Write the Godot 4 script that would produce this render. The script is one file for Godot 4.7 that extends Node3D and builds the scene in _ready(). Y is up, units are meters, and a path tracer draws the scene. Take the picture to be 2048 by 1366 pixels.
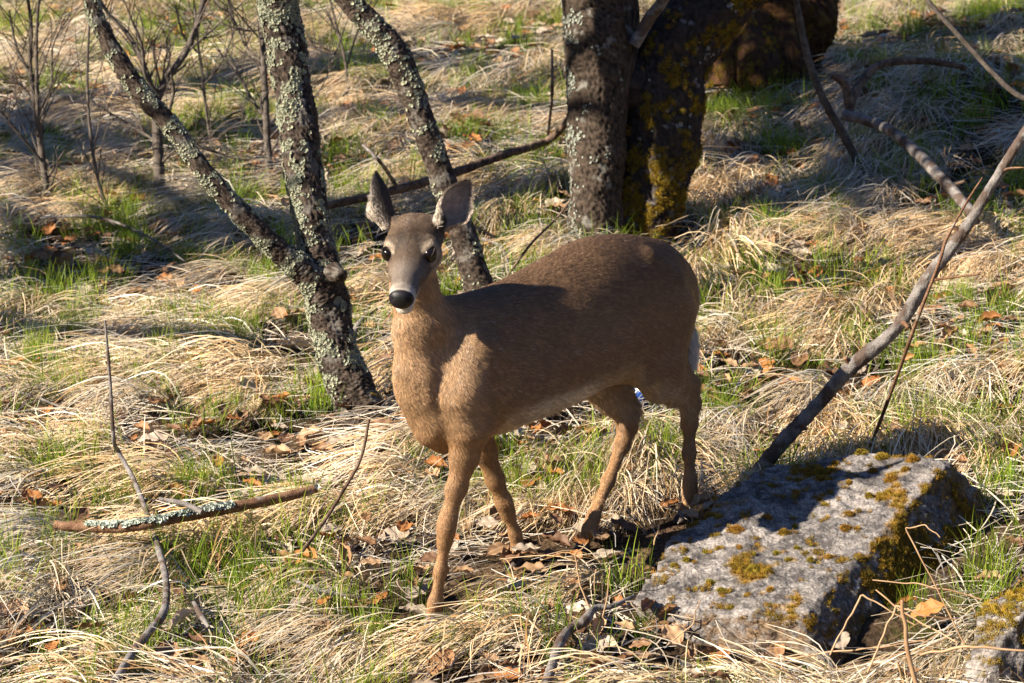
extends Node3D
# A white-tailed doe standing on a grassy hillside between lichen-covered trunks and a mossy boulder.

var rng := RandomNumberGenerator.new()
var noise := FastNoiseLite.new()
var fine := FastNoiseLite.new()
var cell := FastNoiseLite.new()
var mats := {}
var names := {}

# ---------------------------------------------------------------- camera geometry used for laying out
const PITCH := 8.0
const HALF := 7.3
const SLOPE_X := 0.05
const SLOPE_Z := 0.18
var focal_px := 683.0 / tan(deg_to_rad(HALF))
var cam_r := Vector3(1, 0, 0)
var cam_u := Vector3(0, cos(deg_to_rad(PITCH)), -sin(deg_to_rad(PITCH)))
var cam_f := Vector3(0, -sin(deg_to_rad(PITCH)), -cos(deg_to_rad(PITCH)))
var eye := Vector3.ZERO

func ray(u: float, v: float) -> Vector3:
	return cam_f + cam_r * ((u - 1024.0) / focal_px) - cam_u * ((v - 683.0) / focal_px)

func at(u: float, v: float, d: float) -> Vector3:
	return eye + ray(u, v) * d

func plane_depth(u: float, v: float) -> float:
	var r := ray(u, v)
	return (-SLOPE_Z * eye.z + SLOPE_X * eye.x - eye.y) / (r.y + SLOPE_Z * r.z - SLOPE_X * r.x)

func height(x: float, z: float) -> float:
	var damp := 0.25 + 0.75 * smoothstep(0.5, 1.3, Vector2(x, z - 0.15).length())
	var h := -SLOPE_Z * z + SLOPE_X * x
	h += damp * (0.045 * noise.get_noise_2d(x * 90.0, z * 90.0) + 0.02 * noise.get_noise_2d(x * 300.0 + 40.0, z * 300.0))
	h -= 0.03 * exp(-(pow((x + 0.344) / 0.14, 2.0) + pow((z - 0.5) / 0.16, 2.0)))
	h -= 0.05 * exp(-(pow((x - 0.52) / 0.42, 2.0) + pow((z - 0.8) / 0.16, 2.0)))
	h += 0.22 * exp(-(pow((x - 1.75) / 0.55, 2.0) + pow((z + 4.2) / 0.8, 2.0)))
	return h

func on(u: float, v: float, lift := 0.0) -> Vector3:
	var d := plane_depth(u, v)
	var r := ray(u, v)
	for i in 6:
		var p := eye + r * d
		d += (p.y - height(p.x, p.z) - lift) / -(r.y + SLOPE_Z * r.z - SLOPE_X * r.x) * 0.8
	return eye + r * d

func px(width_px: float, p: Vector3) -> float:      # radius in metres of something this many pixels wide at p
	return 0.5 * width_px * (p - eye).dot(cam_f) / focal_px

# ---------------------------------------------------------------- object helpers
func numbered(called: String) -> String:
	if not names.has(called):
		names[called] = 0
		return called
	names[called] += 1
	return "%s_%03d" % [called, names[called]]

func tag(o: Node3D, label: String, category: String, group := "") -> Node3D:
	o.set_meta("label", label)
	o.set_meta("category", category)
	if group != "":
		o.set_meta("group", group)
	return o

func thing(called: String, label: String, category: String, where := Vector3.ZERO, group := "") -> Node3D:
	var o := Node3D.new()
	o.name = numbered(called)
	add_child(o, true)
	o.position = where
	return tag(o, label, category, group)

func put(called: String, mesh: Mesh, mat: Material, parent: Node3D = self) -> MeshInstance3D:
	var o := MeshInstance3D.new()
	o.name = numbered(called) if parent == self else called
	o.mesh = mesh
	o.material_override = mat
	parent.add_child(o, true)
	return o

func mat(key: String, rough := 0.85, back := 0.0, spec := 0.3, bump := 0.0, bump_scale := 10.0) -> StandardMaterial3D:
	if mats.has(key):
		return mats[key]
	var m := StandardMaterial3D.new()
	m.resource_name = key
	m.vertex_color_use_as_albedo = true
	m.roughness = rough
	m.metallic_specular = spec
	m.cull_mode = BaseMaterial3D.CULL_DISABLED
	if back > 0.0:
		m.backlight_enabled = true
		m.backlight = Color(back, back, back)
	if bump > 0.0:
		var nt := NoiseTexture2D.new()
		nt.width = 512
		nt.height = 512
		nt.seamless = true
		nt.as_normal_map = true
		nt.bump_strength = 12.0
		var fn := FastNoiseLite.new()
		fn.seed = key.hash() % 1000
		fn.frequency = 0.02
		fn.fractal_octaves = 5
		nt.noise = fn
		m.normal_enabled = true
		m.normal_texture = nt
		m.normal_scale = bump
		var ct := NoiseTexture2D.new()
		ct.width = 512
		ct.height = 512
		ct.seamless = true
		var cn := FastNoiseLite.new()
		cn.seed = 77
		cn.frequency = 0.035
		cn.fractal_octaves = 5
		ct.noise = cn
		var ramp := Gradient.new()
		ramp.offsets = PackedFloat32Array([0.25, 0.5, 0.75])
		ramp.colors = PackedColorArray([Color(0.62, 0.6, 0.59), Color(0.84, 0.84, 0.84), Color(1, 1, 1)])
		ct.color_ramp = ramp
		m.albedo_texture = ct
		m.uv1_triplanar = true
		m.uv1_world_triplanar = true
		m.uv1_scale = Vector3.ONE * bump_scale
	mats[key] = m
	return m

func arrays_mesh(v: PackedVector3Array, n: PackedVector3Array, c: PackedColorArray, ix: PackedInt32Array) -> ArrayMesh:
	var a := []
	a.resize(Mesh.ARRAY_MAX)
	a[Mesh.ARRAY_VERTEX] = v
	a[Mesh.ARRAY_NORMAL] = n
	a[Mesh.ARRAY_COLOR] = c
	a[Mesh.ARRAY_INDEX] = ix
	var m := ArrayMesh.new()
	m.add_surface_from_arrays(Mesh.PRIMITIVE_TRIANGLES, a, [], {}, Mesh.ARRAY_FLAG_USE_8_BONE_WEIGHTS * 0)
	return m

func smooth_normals(v: PackedVector3Array, ix: PackedInt32Array) -> PackedVector3Array:
	var n := PackedVector3Array()
	n.resize(v.size())
	for k in range(0, ix.size(), 3):
		var a := ix[k]
		var b := ix[k + 1]
		var c := ix[k + 2]
		var f := (v[c] - v[a]).cross(v[b] - v[a])
		n[a] += f
		n[b] += f
		n[c] += f
	for k in n.size():
		n[k] = n[k].normalized()
	return n

func scatter(called: String, mesh: Mesh, m: Material, xf: Array, cols: PackedColorArray, parent: Node3D = self) -> MultiMeshInstance3D:
	var mm := MultiMesh.new()
	mm.transform_format = MultiMesh.TRANSFORM_3D
	mm.use_colors = true
	mm.mesh = mesh
	mm.instance_count = xf.size()
	var buf := PackedFloat32Array()
	buf.resize(xf.size() * 16)
	var k := 0
	for i in xf.size():
		var t: Transform3D = xf[i]
		var b := t.basis
		var o := t.origin
		var c := cols[i]
		buf[k] = b.x.x; buf[k + 1] = b.y.x; buf[k + 2] = b.z.x; buf[k + 3] = o.x
		buf[k + 4] = b.x.y; buf[k + 5] = b.y.y; buf[k + 6] = b.z.y; buf[k + 7] = o.y
		buf[k + 8] = b.x.z; buf[k + 9] = b.y.z; buf[k + 10] = b.z.z; buf[k + 11] = o.z
		buf[k + 12] = c.r; buf[k + 13] = c.g; buf[k + 14] = c.b; buf[k + 15] = 1.0
		k += 16
	mm.buffer = buf
	var o := MultiMeshInstance3D.new()
	o.name = numbered(called) if parent == self else called
	o.multimesh = mm
	o.material_override = m
	o.set_meta("kind", "stuff")
	parent.add_child(o, true)
	return o

# ---------------------------------------------------------------- implicit surfaces: fields of summed bones, meshed by surface nets
class Field:
	var lo: Vector3
	var h: float
	var nx: int
	var ny: int
	var nz: int
	var f: PackedFloat32Array
	var soft: float
	var verts := PackedVector3Array()
	var norms := PackedVector3Array()
	var tris := PackedInt32Array()

	func _init(a: Vector3, b: Vector3, step: float, k: float) -> void:
		lo = a
		h = step
		soft = k
		nx = int((b.x - a.x) / h) + 1
		ny = int((b.y - a.y) / h) + 1
		nz = int((b.z - a.z) / h) + 1
		f.resize(nx * ny * nz)

	# an elliptical tapered capsule; side is the axis that ra.x and rb.x run along
	func bone(a: Vector3, b: Vector3, ra: Vector2, rb: Vector2, side := Vector3(1, 0, 0), w := 1.0) -> void:
		var ax := b - a
		var L := maxf(ax.length(), 1e-5)
		var n := ax / L
		var s := (side - n * side.dot(n))
		s = s.normalized() if s.length() > 1e-4 else n.cross(Vector3(0, 1, 0.3)).normalized()
		var u := n.cross(s)
		var reach := maxf(maxf(ra.x, ra.y), maxf(rb.x, rb.y)) + soft * 5.0
		var p0 := a.min(b) - Vector3.ONE * reach - lo
		var p1 := a.max(b) + Vector3.ONE * reach - lo
		var x0 := maxi(int(p0.x / h), 0)
		var y0 := maxi(int(p0.y / h), 0)
		var z0 := maxi(int(p0.z / h), 0)
		var x1 := mini(int(p1.x / h) + 1, nx - 1)
		var y1 := mini(int(p1.y / h) + 1, ny - 1)
		var z1 := mini(int(p1.z / h) + 1, nz - 1)
		var inv := 1.0 / soft
		for z in range(z0, z1 + 1):
			for y in range(y0, y1 + 1):
				var at := (z * ny + y) * nx
				for x in range(x0, x1 + 1):
					var q := lo + Vector3(x, y, z) * h - a
					var t := clampf(q.dot(n) / L, 0.0, 1.0)
					q -= ax * t
					var r := ra.lerp(rb, t)
					var m := minf(r.x, r.y)
					var e := Vector3(q.dot(s) / r.x, q.dot(u) / r.y, q.dot(n) / m).length()
					var d := (e - 1.0) * m
					if d < soft * 7.0:
						f[at + x] += w * exp(-maxf(d, -soft * 20.0) * inv)

	# a body lofted along z through stations [z, y of centre, half height, half width]
	func loft(stations: Array) -> void:
		var inv := 1.0 / soft
		for z in nz:
			var pz := lo.z + z * h
			var k := 0
			if pz < stations[0][0] or pz > stations[-1][0]:
				continue
			while k < stations.size() - 2 and pz > stations[k + 1][0]:
				k += 1
			var A: Array = stations[k]
			var B: Array = stations[k + 1]
			var P: Array = stations[maxi(k - 1, 0)]
			var Q: Array = stations[mini(k + 2, stations.size() - 1)]
			var t: float = (pz - A[0]) / (B[0] - A[0])
			var cy := cubic_interpolate(A[1], B[1], P[1], Q[1], t)
			var hh := maxf(cubic_interpolate(A[2], B[2], P[2], Q[2], t), 0.004)
			var hw := maxf(cubic_interpolate(A[3], B[3], P[3], Q[3], t), 0.004)
			var m := minf(hh, hw)
			for y in ny:
				var ey := (lo.y + y * h - cy) / hh
				if absf(ey) > 1.6:
					continue
				# egg-shaped section: narrower towards the spine, fuller below
				var wide := hw * (1.0 - 0.16 * ey)
				var at := (z * ny + y) * nx
				for x in nx:
					var ex := (lo.x + x * h) / wide
					var d := (pow(pow(absf(ex), 2.25) + pow(absf(ey), 2.25), 1.0 / 2.25) - 1.0) * m
					if d < soft * 7.0:
						f[at + x] += exp(-maxf(d, -soft * 20.0) * inv)

	func close() -> void:                                # sums to distances
		for i in f.size():
			f[i] = -soft * log(f[i]) if f[i] > 1e-9 else soft * 20.0

	func value(p: Vector3) -> float:
		var q := (p - lo) / h
		var x := clampi(int(q.x), 0, nx - 2)
		var y := clampi(int(q.y), 0, ny - 2)
		var z := clampi(int(q.z), 0, nz - 2)
		var fx := q.x - x
		var fy := q.y - y
		var fz := q.z - z
		var i := (z * ny + y) * nx + x
		var j := i + nx
		var k := i + nx * ny
		var l := k + nx
		return lerpf(lerpf(lerpf(f[i], f[i + 1], fx), lerpf(f[j], f[j + 1], fx), fy), lerpf(lerpf(f[k], f[k + 1], fx), lerpf(f[l], f[l + 1], fx), fy), fz)

	func mesh() -> void:
		var id := PackedInt32Array()
		id.resize(f.size())
		id.fill(-1)
		var sy := nx
		var sz := nx * ny
		for z in nz - 1:
			for y in ny - 1:
				var row := (z * ny + y) * nx
				for x in nx - 1:
					var i := row + x
					var a := f[i]
					var b := f[i + 1]
					var c := f[i + sy]
					var d := f[i + sy + 1]
					var e := f[i + sz]
					var g := f[i + sz + 1]
					var k := f[i + sz + sy]
					var l := f[i + sz + sy + 1]
					var inside := int(a < 0) + int(b < 0) + int(c < 0) + int(d < 0) + int(e < 0) + int(g < 0) + int(k < 0) + int(l < 0)
					if inside == 0 or inside == 8:
						continue
					var sum := Vector3.ZERO
					var n := 0
					if (a < 0) != (b < 0): sum += Vector3(a / (a - b), 0, 0); n += 1
					if (c < 0) != (d < 0): sum += Vector3(c / (c - d), 1, 0); n += 1
					if (e < 0) != (g < 0): sum += Vector3(e / (e - g), 0, 1); n += 1
					if (k < 0) != (l < 0): sum += Vector3(k / (k - l), 1, 1); n += 1
					if (a < 0) != (c < 0): sum += Vector3(0, a / (a - c), 0); n += 1
					if (b < 0) != (d < 0): sum += Vector3(1, b / (b - d), 0); n += 1
					if (e < 0) != (k < 0): sum += Vector3(0, e / (e - k), 1); n += 1
					if (g < 0) != (l < 0): sum += Vector3(1, g / (g - l), 1); n += 1
					if (a < 0) != (e < 0): sum += Vector3(0, 0, a / (a - e)); n += 1
					if (b < 0) != (g < 0): sum += Vector3(1, 0, b / (b - g)); n += 1
					if (c < 0) != (k < 0): sum += Vector3(0, 1, c / (c - k)); n += 1
					if (d < 0) != (l < 0): sum += Vector3(1, 1, d / (d - l)); n += 1
					id[i] = verts.size()
					verts.append(lo + (Vector3(x, y, z) + sum / n) * h)
		for z in range(1, nz - 1):
			for y in range(1, ny - 1):
				var row := (z * ny + y) * nx
				for x in range(1, nx - 1):
					var i := row + x
					var inn := f[i] < 0
					if inn != (f[i + 1] < 0):
						quad(id[i], id[i - sy], id[i - sy - sz], id[i - sz], inn)
					if inn != (f[i + sy] < 0):
						quad(id[i], id[i - sz], id[i - sz - 1], id[i - 1], inn)
					if inn != (f[i + sz] < 0):
						quad(id[i], id[i - 1], id[i - 1 - sy], id[i - sy], inn)
		for p in verts:
			var g := Vector3(value(p + Vector3(h, 0, 0)) - value(p - Vector3(h, 0, 0)), value(p + Vector3(0, h, 0)) - value(p - Vector3(0, h, 0)), value(p + Vector3(0, 0, h)) - value(p - Vector3(0, 0, h)))
			norms.append(g.normalized())

	func quad(a: int, b: int, c: int, d: int, inn: bool) -> void:
		if a < 0 or b < 0 or c < 0 or d < 0:
			return
		if inn:
			tris.append_array([a, c, b, a, d, c])
		else:
			tris.append_array([a, b, c, a, c, d])

# ---------------------------------------------------------------- tubes: trunks, limbs, sticks
func catmull(p: PackedVector3Array, t: float) -> Vector3:
	var n := p.size() - 1
	var k := clampi(int(t), 0, n - 1)
	return p[k].cubic_interpolate(p[k + 1], p[maxi(k - 1, 0)], p[mini(k + 2, n)], t - k)

func pick(r: PackedFloat32Array, t: float) -> float:
	var k := clampi(int(t), 0, r.size() - 2)
	return lerpf(r[k], r[k + 1], smoothstep(0.0, 1.0, t - k))

func bark_color(style: int, p: Vector3, bump: float, along: float) -> Color:
	var n1 := noise.get_noise_3dv(p * 2600.0)
	var n2 := fine.get_noise_3dv(p * 1100.0)
	match style:
		0:  # dark brown with pale grey bloom
			var c := Color(0.024, 0.017, 0.013).lerp(Color(0.135, 0.1, 0.075), clampf(0.25 + n1 * 0.8 + bump * 1.1, 0, 1))
			return c.lerp(Color(0.27, 0.255, 0.225), smoothstep(0.16, 0.42, n2 + 0.2 * bump) * 0.55)
		1:  # grey-brown ridged
			var c := Color(0.025, 0.018, 0.013).lerp(Color(0.115, 0.083, 0.06), clampf(0.42 + bump * 1.3 + n1 * 0.4, 0, 1))
			return c.lerp(Color(0.38, 0.37, 0.32), smoothstep(0.3, 0.5, n2) * 0.6)
		2:  # nearly black, with grey and ochre spots
			var c := Color(0.02, 0.015, 0.012).lerp(Color(0.075, 0.056, 0.046), clampf(0.5 + bump * 0.8 + n1 * 0.5, 0, 1))
			return c.lerp(Color(0.34, 0.32, 0.31), smoothstep(0.36, 0.5, n2) * 0.7)
		3:  # weathered grey stick
			return Color(0.17, 0.15, 0.14).lerp(Color(0.34, 0.31, 0.285), clampf(0.5 + n1, 0, 1)).lerp(Color(0.11, 0.07, 0.05), smoothstep(0.02, 0.22, n2) * 0.85)
		4:  # red-brown stick
			return Color(0.16, 0.08, 0.045).lerp(Color(0.33, 0.19, 0.11), clampf(0.5 + n1 + bump * 0.4, 0, 1)).lerp(Color(0.42, 0.38, 0.33), smoothstep(0.3, 0.45, n2) * 0.8)
		5:  # grey-brown sapling
			return Color(0.1, 0.08, 0.066).lerp(Color(0.22, 0.185, 0.155), clampf(0.5 + n1, 0, 1))
		6:  # dark wet stick
			return Color(0.08, 0.05, 0.036).lerp(Color(0.27, 0.185, 0.135), clampf(0.5 + n1 + bump * 0.4, 0, 1))
		7:  # rotten red-brown wood under ochre moss
			return Color(0.03, 0.015, 0.008).lerp(Color(0.12, 0.055, 0.022), clampf(0.5 + bump * 0.8 + n1 * 0.5, 0, 1)).lerp(Color(0.2, 0.12, 0.03), smoothstep(0.15, 0.4, n2))
	return Color(0.5, 0.5, 0.5)

# the surface of the tube is kept in the returned dictionary, for what grows on it
func tube(pts: PackedVector3Array, radii: PackedFloat32Array, style: int, amp := 0.1, around := 0, step := 0.0, flare := 0.0) -> Dictionary:
	var total := 0.0
	var rmax := 0.0
	for k in pts.size() - 1:
		total += pts[k].distance_to(pts[k + 1])
	for r in radii:
		rmax = maxf(rmax, r)
	if around == 0:
		around = clampi(int(rmax * TAU / 0.0045), 7, 110)
	if step == 0.0:
		step = maxf(0.005, rmax * 0.09)
	var rows := clampi(int(total / step), 3, 1300)
	var v := PackedVector3Array()
	var c := PackedColorArray()
	var ix := PackedInt32Array()
	var side := Vector3.ZERO
	var base := rng.randf() * 50.0
	for j in rows + 1:
		var t := float(j) / rows * (pts.size() - 1)
		var p := catmull(pts, t)
		var dir := (catmull(pts, minf(t + 0.02, pts.size() - 1)) - catmull(pts, maxf(t - 0.02, 0.0))).normalized()
		if side == Vector3.ZERO:
			side = dir.cross(Vector3(0.31, 0.2, 0.93)).normalized()
		side = (side - dir * side.dot(dir)).normalized()
		var up := dir.cross(side)
		var r := pick(radii, t)
		var s := float(j) / rows * total
		if flare > 0.0:
			r *= 1.0 + flare * exp(-s / (rmax * 1.6))
		for i in around:
			var a := TAU * i / around
			var ca := cos(a)
			var sa := sin(a)
			# ridged noise drawn out along the stem
			var q := Vector3(ca * rmax, sa * rmax, (s + base) * (0.3 if style in [1, 2] else 0.7))
			var f := 1.0 / maxf(rmax, 0.02)
			var n1 := 1.0 - absf(fine.get_noise_3dv(q * 2400.0 * (1.0 if style in [1, 2] else 1.2))) * 3.0
			var n2 := noise.get_noise_3dv(q * f * 42.0)
			var n3 := fine.get_noise_3dv(q * 6500.0)
			var bump := n1 * 0.4 + n3 * 1.1
			var lobes := 0.0
			if flare > 0.0:
				lobes = flare * 0.35 * exp(-s / (rmax * 2.0)) * sin(a * 4.0 + base)
			var rr := r * (1.0 + amp * n2 * 1.6 + lobes) + rmax * amp * 0.55 * bump
			var w := p + (side * ca + up * sa) * rr
			v.append(w)
			c.append(bark_color(style, w, bump, s / total))
	for j in rows:
		for i in around:
			var a := j * around + i
			var b := j * around + (i + 1) % around
			ix.append_array([a, a + around, b, b, a + around, b + around])
	# rounded ends
	for e in 2:
		var ring := 0 if e == 0 else rows * around
		var mid := Vector3.ZERO
		for i in around:
			mid += v[ring + i] / around
		var k := v.size()
		v.append(mid)
		c.append(Color(0.3, 0.22, 0.14) if style in [3, 4] else c[ring])
		for i in around:
			if e == 0:
				ix.append_array([k, ring + i, ring + (i + 1) % around])
			else:
				ix.append_array([k, ring + (i + 1) % around, ring + i])
	var n := smooth_normals(v, ix)
	return {"v": v, "n": n, "c": c, "ix": ix, "mesh": arrays_mesh(v, n, c, ix), "around": around, "rows": rows}

func join_tubes(list: Array) -> ArrayMesh:
	var v := PackedVector3Array()
	var n := PackedVector3Array()
	var c := PackedColorArray()
	var ix := PackedInt32Array()
	for t in list:
		var k := v.size()
		v.append_array(t.v)
		n.append_array(t.n)
		c.append_array(t.c)
		for i in t.ix:
			ix.append(i + k)
	return arrays_mesh(v, n, c, ix)

func rel(pts: Array, o: Vector3) -> PackedVector3Array:
	var r := PackedVector3Array()
	for p in pts:
		r.append(p - o)
	return r

# a stick given as [pixel u, pixel v, width in pixels, depth or 0 where it lies on the ground, lift]
func stick(called: String, label: String, category: String, rows: Array, style: int, group := "", amp := 0.1) -> Node3D:
	var pts := []
	var radii := PackedFloat32Array()
	for r in rows:
		var p: Vector3
		if r[3] > 0.0:
			p = at(r[0], r[1], r[3])
		else:
			p = on(r[0], r[1])
			p = on(r[0], r[1], px(r[2], p) + (r[4] if r.size() > 4 else 0.0) + 0.055)
		var rad := px(r[2], p)
		pts.append(p)
		radii.append(rad * 0.82)
	var o := thing(called, label, category, pts[0], group)
	var t := tube(rel(pts, pts[0]), radii, style, amp)
	put("stem", t.mesh, mat("bark_%d" % style, 0.85, 0.0, 0.3, 0.8, 14.0), o)
	o.set_meta("tube", 0)
	o.remove_meta("tube")
	return o

func side_twigs(o: Node3D, rows: Array, style: int) -> void:
	for r in rows:
		var pts := []
		var radii := PackedFloat32Array()
		for k in r.size():
			var p := at(r[k][0], r[k][1], r[k][3])
			pts.append(p)
			radii.append(px(r[k][2], p))
		put("twig", tube(rel(pts, o.position), radii, style, 0.08).mesh, mat("bark_%d" % style, 0.85, 0.0, 0.3, 0.8, 14.0), o)

# ---------------------------------------------------------------- plant meshes
func blade(v: PackedVector3Array, n: PackedVector3Array, c: PackedColorArray, ix: PackedInt32Array, pts: PackedVector3Array, w: float, roll: float, c0: Color, c1: Color, blunt := 0.25) -> void:
	var k := v.size()
	var m := pts.size()
	for i in m:
		var dir := (pts[mini(i + 1, m - 1)] - pts[maxi(i - 1, 0)]).normalized()
		var s := dir.cross(Vector3.UP)
		s = s.normalized() if s.length() > 0.05 else Vector3(1, 0, 0)
		var up := s.cross(dir)
		var a := roll + 0.5 * float(i) / m
		var side := s * cos(a) + up * sin(a)
		var nn := -s * sin(a) + up * cos(a)
		var f := float(i) / (m - 1)
		var hw := w * 0.5 * lerpf(1.0, blunt, f * f)
		v.append(pts[i] - side * hw)
		v.append(pts[i] + side * hw)
		n.append(nn)
		n.append(nn)
		var col := c0.lerp(c1, smoothstep(0.0, 0.55, f))
		c.append(col)
		c.append(col)
	for i in m - 1:
		var q := k + i * 2
		ix.append_array([q, q + 2, q + 1, q + 1, q + 2, q + 3])

func straw_color() -> Color:
	var t := rng.randf()
	if t < 0.55:
		return Color(0.54, 0.42, 0.26).lerp(Color(0.74, 0.62, 0.44), rng.randf())
	if t < 0.82:
		return Color(0.58, 0.52, 0.44).lerp(Color(0.76, 0.71, 0.62), rng.randf())
	return Color(0.3, 0.18, 0.08).lerp(Color(0.45, 0.3, 0.15), rng.randf())

func tussock_mesh(seed_: int, count: int, spread: float) -> ArrayMesh:
	rng.seed = seed_
	var v := PackedVector3Array()
	var n := PackedVector3Array()
	var c := PackedColorArray()
	var ix := PackedInt32Array()
	for b in count:
		var ra := rng.randf() * TAU
		var rr := sqrt(rng.randf()) * 0.06
		var p := Vector3(cos(ra) * rr, -0.01, sin(ra) * rr)
		var wild := rng.randf() < 0.09
		var az := rng.randfn(0.0, spread * (2.6 if wild else 1.0))
		var length := rng.randf_range(0.15, 0.42) * (0.8 if wild else 1.0)
		var p0 := rng.randf_range(0.25, 1.15) + (0.3 if wild else 0.0)
		var end := rng.randf_range(-0.7, -0.15)
		var floor_y := rng.randf_range(-0.035, 0.012)
		var pts := PackedVector3Array()
		var segs := 8
		var bend := rng.randf_range(-0.05, 0.05)
		var kink := rng.randi_range(2, 7) if rng.randf() < 0.16 else -1
		for i in segs + 1:
			pts.append(p)
			var f := float(i) / segs
			var pitch := lerpf(p0, end, smoothstep(0.0, 0.7, f))
			az += bend
			if i == kink:
				az += rng.randfn(0.0, 0.7)
				p0 = rng.randf_range(-0.3, 0.5)
			p += Vector3(sin(az) * cos(pitch), sin(pitch), cos(az) * cos(pitch)) * (length / segs)
			p.y = maxf(p.y, floor_y)
		var col := straw_color()
		var root := Color(0.2, 0.14, 0.06) if rng.randf() < 0.6 else Color(0.13, 0.16, 0.04)
		blade(v, n, c, ix, pts, rng.randf_range(0.0022, 0.0048), rng.randf_range(-0.8, 0.8), root.lerp(col, 0.2), col)
	return arrays_mesh(v, n, c, ix)

func green_mesh(seed_: int, count: int) -> ArrayMesh:
	rng.seed = seed_
	var v := PackedVector3Array()
	var n := PackedVector3Array()
	var c := PackedColorArray()
	var ix := PackedInt32Array()
	for b in count:
		var ra := rng.randf() * TAU
		var rr := sqrt(rng.randf()) * 0.06
		var p := Vector3(cos(ra) * rr, 0.0, sin(ra) * rr)
		var az := rng.randf() * TAU
		var length := rng.randf_range(0.06, 0.17)
		var lean := rng.randf_range(0.1, 0.55)
		var pts := PackedVector3Array()
		for i in 5:
			pts.append(p)
			var pitch := 1.5 - lean * (0.3 + i * 0.35)
			p += Vector3(sin(az) * cos(pitch), sin(pitch), cos(az) * cos(pitch)) * (length / 4.0)
		var col := Color(0.12, 0.23, 0.02).lerp(Color(0.32, 0.42, 0.05), rng.randf())
		blade(v, n, c, ix, pts, rng.randf_range(0.002, 0.0036), rng.randf() * TAU, Color(0.06, 0.1, 0.02), col, 0.1)
	return arrays_mesh(v, n, c, ix)

func straw_mesh(seed_: int, count: int) -> ArrayMesh:      # loose straw lying about in all directions
	rng.seed = seed_
	var v := PackedVector3Array()
	var n := PackedVector3Array()
	var c := PackedColorArray()
	var ix := PackedInt32Array()
	for b in count:
		var p := Vector3(rng.randf_range(-0.15, 0.15), rng.randf_range(0.004, 0.035), rng.randf_range(-0.15, 0.15))
		var az := rng.randfn(0.0, 0.55)
		var length := rng.randf_range(0.06, 0.22)
		var pts := PackedVector3Array()
		var rise := rng.randf_range(-0.1, 0.3)
		var bend := rng.randf_range(-0.25, 0.25)
		for i in 5:
			pts.append(p)
			az += bend
			p += Vector3(sin(az), rise, cos(az)) * (length / 4.0)
			rise -= 0.1
			p.y = maxf(p.y, 0.004)
		var col := straw_color().lerp(Color(0.55, 0.5, 0.43), 0.4)
		blade(v, n, c, ix, pts, rng.randf_range(0.0015, 0.0036), rng.randf_range(-0.6, 0.6), col, col, 0.6)
	return arrays_mesh(v, n, c, ix)

func leaf_mesh(seed_: int) -> ArrayMesh:                   # a curled dead leaf about 9 cm long, lying along z
	rng.seed = seed_
	var v := PackedVector3Array()
	var c := PackedColorArray()
	var ix := PackedInt32Array()
	var L := 0.09
	var W := rng.randf_range(0.026, 0.034)
	var curl := rng.randf_range(0.6, 2.2)
	var bow := rng.randf_range(-0.5, 1.4)
	var twist := rng.randf_range(-0.9, 0.9)
	var lobed := rng.randf() < 0.5
	var nu := 8
	var nv := 14
	for j in nv + 1:
		var t := float(j) / nv
		var w := W * pow(sin(PI * clampf(t * 0.96 + 0.02, 0, 1)), 0.75)
		if lobed:
			w *= 0.72 + 0.38 * absf(sin(t * PI * 3.5))
		for i in nu + 1:
			var s := float(i) / nu * 2.0 - 1.0
			var a := s * curl * 0.8
			var x := sin(a) / (curl * 0.8) * w
			var y := (1.0 - cos(a)) / (curl * 0.8) * w
			y += 0.004 * sin(t * 17.0 + s * 3.0) * absf(s) + 0.002 * sin(s * 9.0 + t * 5.0)
			y += absf(s) * 0.0015 * sin(t * 40.0)
			var q := Vector3(x, y, (t - 0.5) * L)
			q = q.rotated(Vector3(0, 0, 1), twist * (t - 0.5))
			var b := (t - 0.5) * bow
			q.y += (1.0 - cos(b)) * L * 0.5
			v.append(q)
			var vein := 0.85 if absf(s) < 0.15 else 1.0
			var m := (0.8 + 0.25 * noise.get_noise_2d(t * 300.0 + seed_ * 50, s * 200.0)) * vein
			c.append(Color(m, m, m))
	for j in nv:
		for i in nu:
			var a := j * (nu + 1) + i
			ix.append_array([a, a + nu + 1, a + 1, a + 1, a + nu + 1, a + nu + 2])
	return arrays_mesh(v, smooth_normals(v, ix), c, ix)

func tuft_mesh(seed_: int, count: int, radius: float, length: float, width: float, lift: float) -> ArrayMesh:   # short hairs or moss shoots leaning towards z
	rng.seed = seed_
	var v := PackedVector3Array()
	var n := PackedVector3Array()
	var c := PackedColorArray()
	var ix := PackedInt32Array()
	for b in count:
		var ra := rng.randf() * TAU
		var rr := sqrt(rng.randf()) * radius
		var p := Vector3(cos(ra) * rr, -0.001, sin(ra) * rr)
		var az := rng.randfn(0.0, 0.28) if lift < 0.8 else rng.randf() * TAU
		var l := length * rng.randf_range(0.6, 1.15)
		var up := lift * rng.randf_range(0.6, 1.4)
		var pts := PackedVector3Array()
		for i in 4:
			pts.append(p)
			var pitch := up * (1.0 - 0.3 * i)
			p += Vector3(sin(az) * cos(pitch), sin(pitch), cos(az) * cos(pitch)) * (l / 3.0)
		var m := rng.randf_range(0.75, 1.2)
		blade(v, n, c, ix, pts, width, rng.randf_range(-0.8, 0.8), Color(0.6, 0.56, 0.52) * m, Color(1.0, 0.97, 0.93) * m, 0.25)
	return arrays_mesh(v, n, c, ix)

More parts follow.
